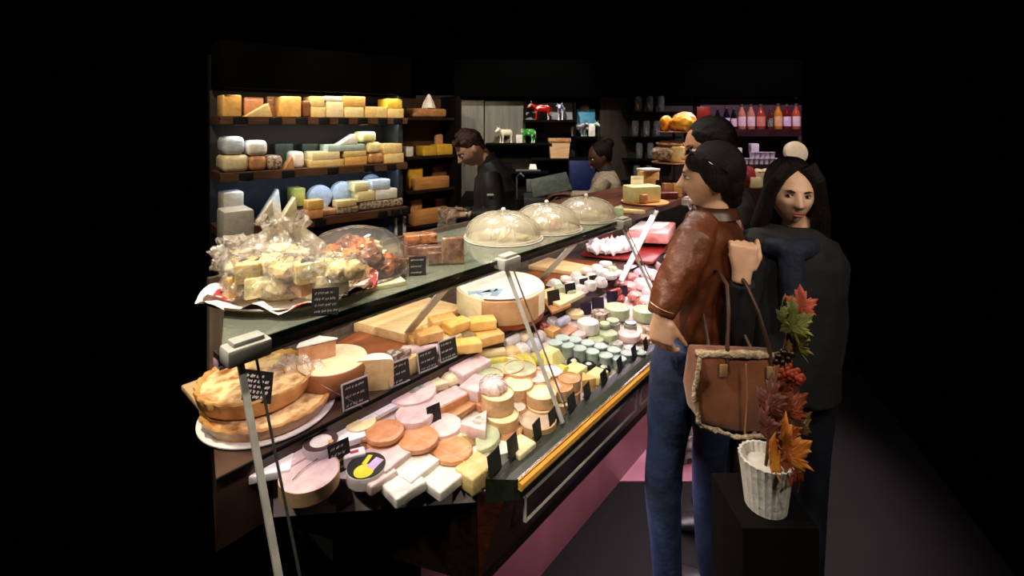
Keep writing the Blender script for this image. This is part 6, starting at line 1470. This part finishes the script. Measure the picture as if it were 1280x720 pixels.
# ================================================================ autumn arrangement and floor things
def leafpoly(n=5, s=1):
    pts = []; L_ = [.62, .8, 1.0, .8, .62]; An = [-115, -55, 0, 55, 115]
    pts.append((0, -.25 * 1))
    for i in range(5):
        a = math.radians(An[i]); l = L_[i]
        for da, f in ((-22, .62), (-17, .78), (-11, .74), (0, 1.0), (11, .74), (17, .78), (22, .62)):
            b_ = a + math.radians(da); pts.append((l * f * math.sin(b_), l * f * math.cos(b_)))
        if i < 4:
            b_ = math.radians((An[i] + An[i + 1]) / 2); pts.append((.46 * math.sin(b_), .46 * math.cos(b_)))
    return pts
def leaf(par, p, s, m, rot, name='leaf', th=.0012):
    bm = B(); P = leafpoly(); c = bm.verts.new((0, 0, 0)); vs = [bm.verts.new((x * s, y * s, 0)) for x, y in P]
    for i in range(len(vs)): bm.faces.new((c, vs[i], vs[(i + 1) % len(vs)]))
    bmesh.ops.subdivide_edges(bm, edges=bm.edges[:], cuts=2, use_grid_fill=True)
    for v in bm.verts:
        r = v.co.length / s; v.co.z = -.22 * s * r * r + .06 * s * math.sin(v.co.x / s * 9) + .04 * s * noise.noise(v.co * 30)
    tube(bm, [(0, 0, 0), (0, -.3 * s, -.02 * s), (0, -.55 * s, -.15 * s)], .0018, 5)
    e = [math.radians(a) for a in rot]; M = Matrix.Translation(p) @ Matrix.Rotation(e[2], 4, 'Z') @ Matrix.Rotation(e[0], 4, 'X') @ Matrix.Rotation(e[1], 4, 'Y')
    xf(bm.verts[:], M); o = done(name, bm, m, par, ang=50); md = o.modifiers.new('thick', 'SOLIDIFY'); md.thickness = th; return o
DP = 1.12; pp = J(957, 640, DP)
pl = thing('autumn_arrangement', 'autumn leaves and flowers in a white ribbed pot at lower right', 'plant', (pp.x, pp.y, .86))
bm = B(); prof = [(0, 0), (.045, 0), (.055, .10), (.058, .112), (.052, .112), (.048, .09), (0, .09)]
lathe(bm, prof, seg=72)
for v in bm.verts:
    a = math.atan2(v.co.y, v.co.x); q = 1 + .035 * math.cos(a * 24)
    if v.co.z > .001: v.co.x *= q; v.co.y *= q
kid(pl, 'pot', bm, c_white)
lm = {k: mat('leaf_' + k, a, b_, scale=14, rough=.55, bump=.3) for k, a, b_ in (('green', '3a4a20', '8a8a3a'), ('rust', '6a2a12', 'a04a22'), ('maroon', '4a2018', '6e3424'), ('orange', 'b0561a', 'd08a2a'), ('brown', '4a3018', '7a5a2c'), ('coral', 'a03c28', 'c86444'))}
def lp_(px, py, D=DP): q = J(px, py, D); return q - pl.location
for px, py, s, k, rot, D in ((992, 408, .050, 'green', (78, -70, 10), 1.10), (978, 398, .042, 'green', (70, -95, -15), 1.14), (1002, 386, .040, 'coral', (80, -20, -10), 1.12), (998, 432, .05, 'green', (70, -110, 20), 1.13), (985, 436, .042, 'brown', (85, -150, 10), 1.17),
    (962, 508, .052, 'maroon', (75, -60, -10), 1.12), (958, 540, .060, 'maroon', (80, -110, 15), 1.09), (984, 512, .058, 'rust', (80, -30, 10), 1.13), (986, 478, .040, 'rust', (75, 30, 20), 1.16), (985, 568, .062, 'orange', (75, -80, 15), 1.06),
    (968, 580, .045, 'orange', (65, -130, -10), 1.04), (996, 592, .05, 'rust', (70, 10, 20), 1.08), (998, 535, .05, 'brown', (80, 0, 0), 1.15), (996, 500, .045, 'maroon', (85, 60, -20), 1.17), (978, 548, .05, 'rust', (80, 150, 10), 1.12)):
    leaf(pl, lp_(px, py, D), s * 1.35, lm[k], rot)
bm = B()
for px, py in ((990, 400), (985, 455), (975, 505), (985, 530), (978, 570), (995, 470)):
    q = lp_(px, py, 1.15); tube(bm, [(0, 0, .09), (q.x * .6, q.y * .6 + .02, .09 + q.z * .4), tuple(q + Vector((0, .01, -.01)))], .003, 6)
kid(pl, 'stems', bm, lm['brown'])
for i, (px, py) in enumerate(((984, 466), (994, 472))):
    bm = B(); q = lp_(px, py, 1.12)
    for k_ in range(14):
        a = k_ * 2.4; r = .004 + .0012 * k_; ell(bm, q + Vector((r * math.cos(a), -.012 + .001 * k_, r * math.sin(a))), (.007, .004, .007), sub=2)
    kid(pl, 'flower', bm, mat('red_orange_petal', '8c2a14', 'b84a24', rough=.5))
bm = B()
for px, py in ((973, 446), (979, 441), (984, 449), (977, 453), (969, 452), (989, 443)): ell(bm, lp_(px, py, 1.12), (.009, .009, .009), sub=2)
kid(pl, 'berries', bm, mat('dark_berry', '1c0c08', '2c1610', rough=.3))
bm = B(); box(bm, (pp.x, pp.y + .02, .43), (.17, .17, .858), bev=.004); tag(done('pedestal', bm, m_black), 'black pedestal carrying the white pot of autumn leaves', 'pedestal')
bm = B(); box(bm, (0, 0, .15), (.30, .2, .30), bev=.004); tag(done('cardboard_box', bm, mat('kraft_card', '9a7250', 'b08660', rough=.7), loc=(J(925, 560, 2.62).x, 2.70, .0)), 'tan cardboard box on the floor behind the handbag', 'box')
q = onz(858, 600, 0); bm = B(); ell(bm, (0, 0, .07), (.09, .07, .08), sub=4, nz=.5, nf=12); 
for v in bm.verts: v.co.z = max(v.co.z, .0)
tag(done('crumpled_bag', bm, mat('grey_bag', '4a4644', '6a6460', rough=.5), loc=(q.x + .02, 2.5, .005)), 'crumpled grey bag on the pink floor between the legs', 'bag')
bm = B(); ell(bm, (0, 0, .04), (.08, .05, .04), sub=3, nz=.2); tag(done('mauve_slipper', bm, mat('mauve_cloth', '5a3448', '6e4458', rough=.7), loc=(onz(856, 575, 0).x, 2.62 + .12, .005)), 'mauve shoe on the pink floor behind the grey bag', 'shoe')
q = J(936, 250, 3.0); bm = B(); ell(bm, (0, 0, 0), (.07, .06, .09), sub=4, nz=.15); o = tag(done('red_bag', bm, mat('red_cloth', '8a1c1c', 'a82828', rough=.7), loc=(J(936, 250, 3.95).x, 3.97, zc2 + .085)), 'red cloth bag behind the dark haired woman', 'bag')
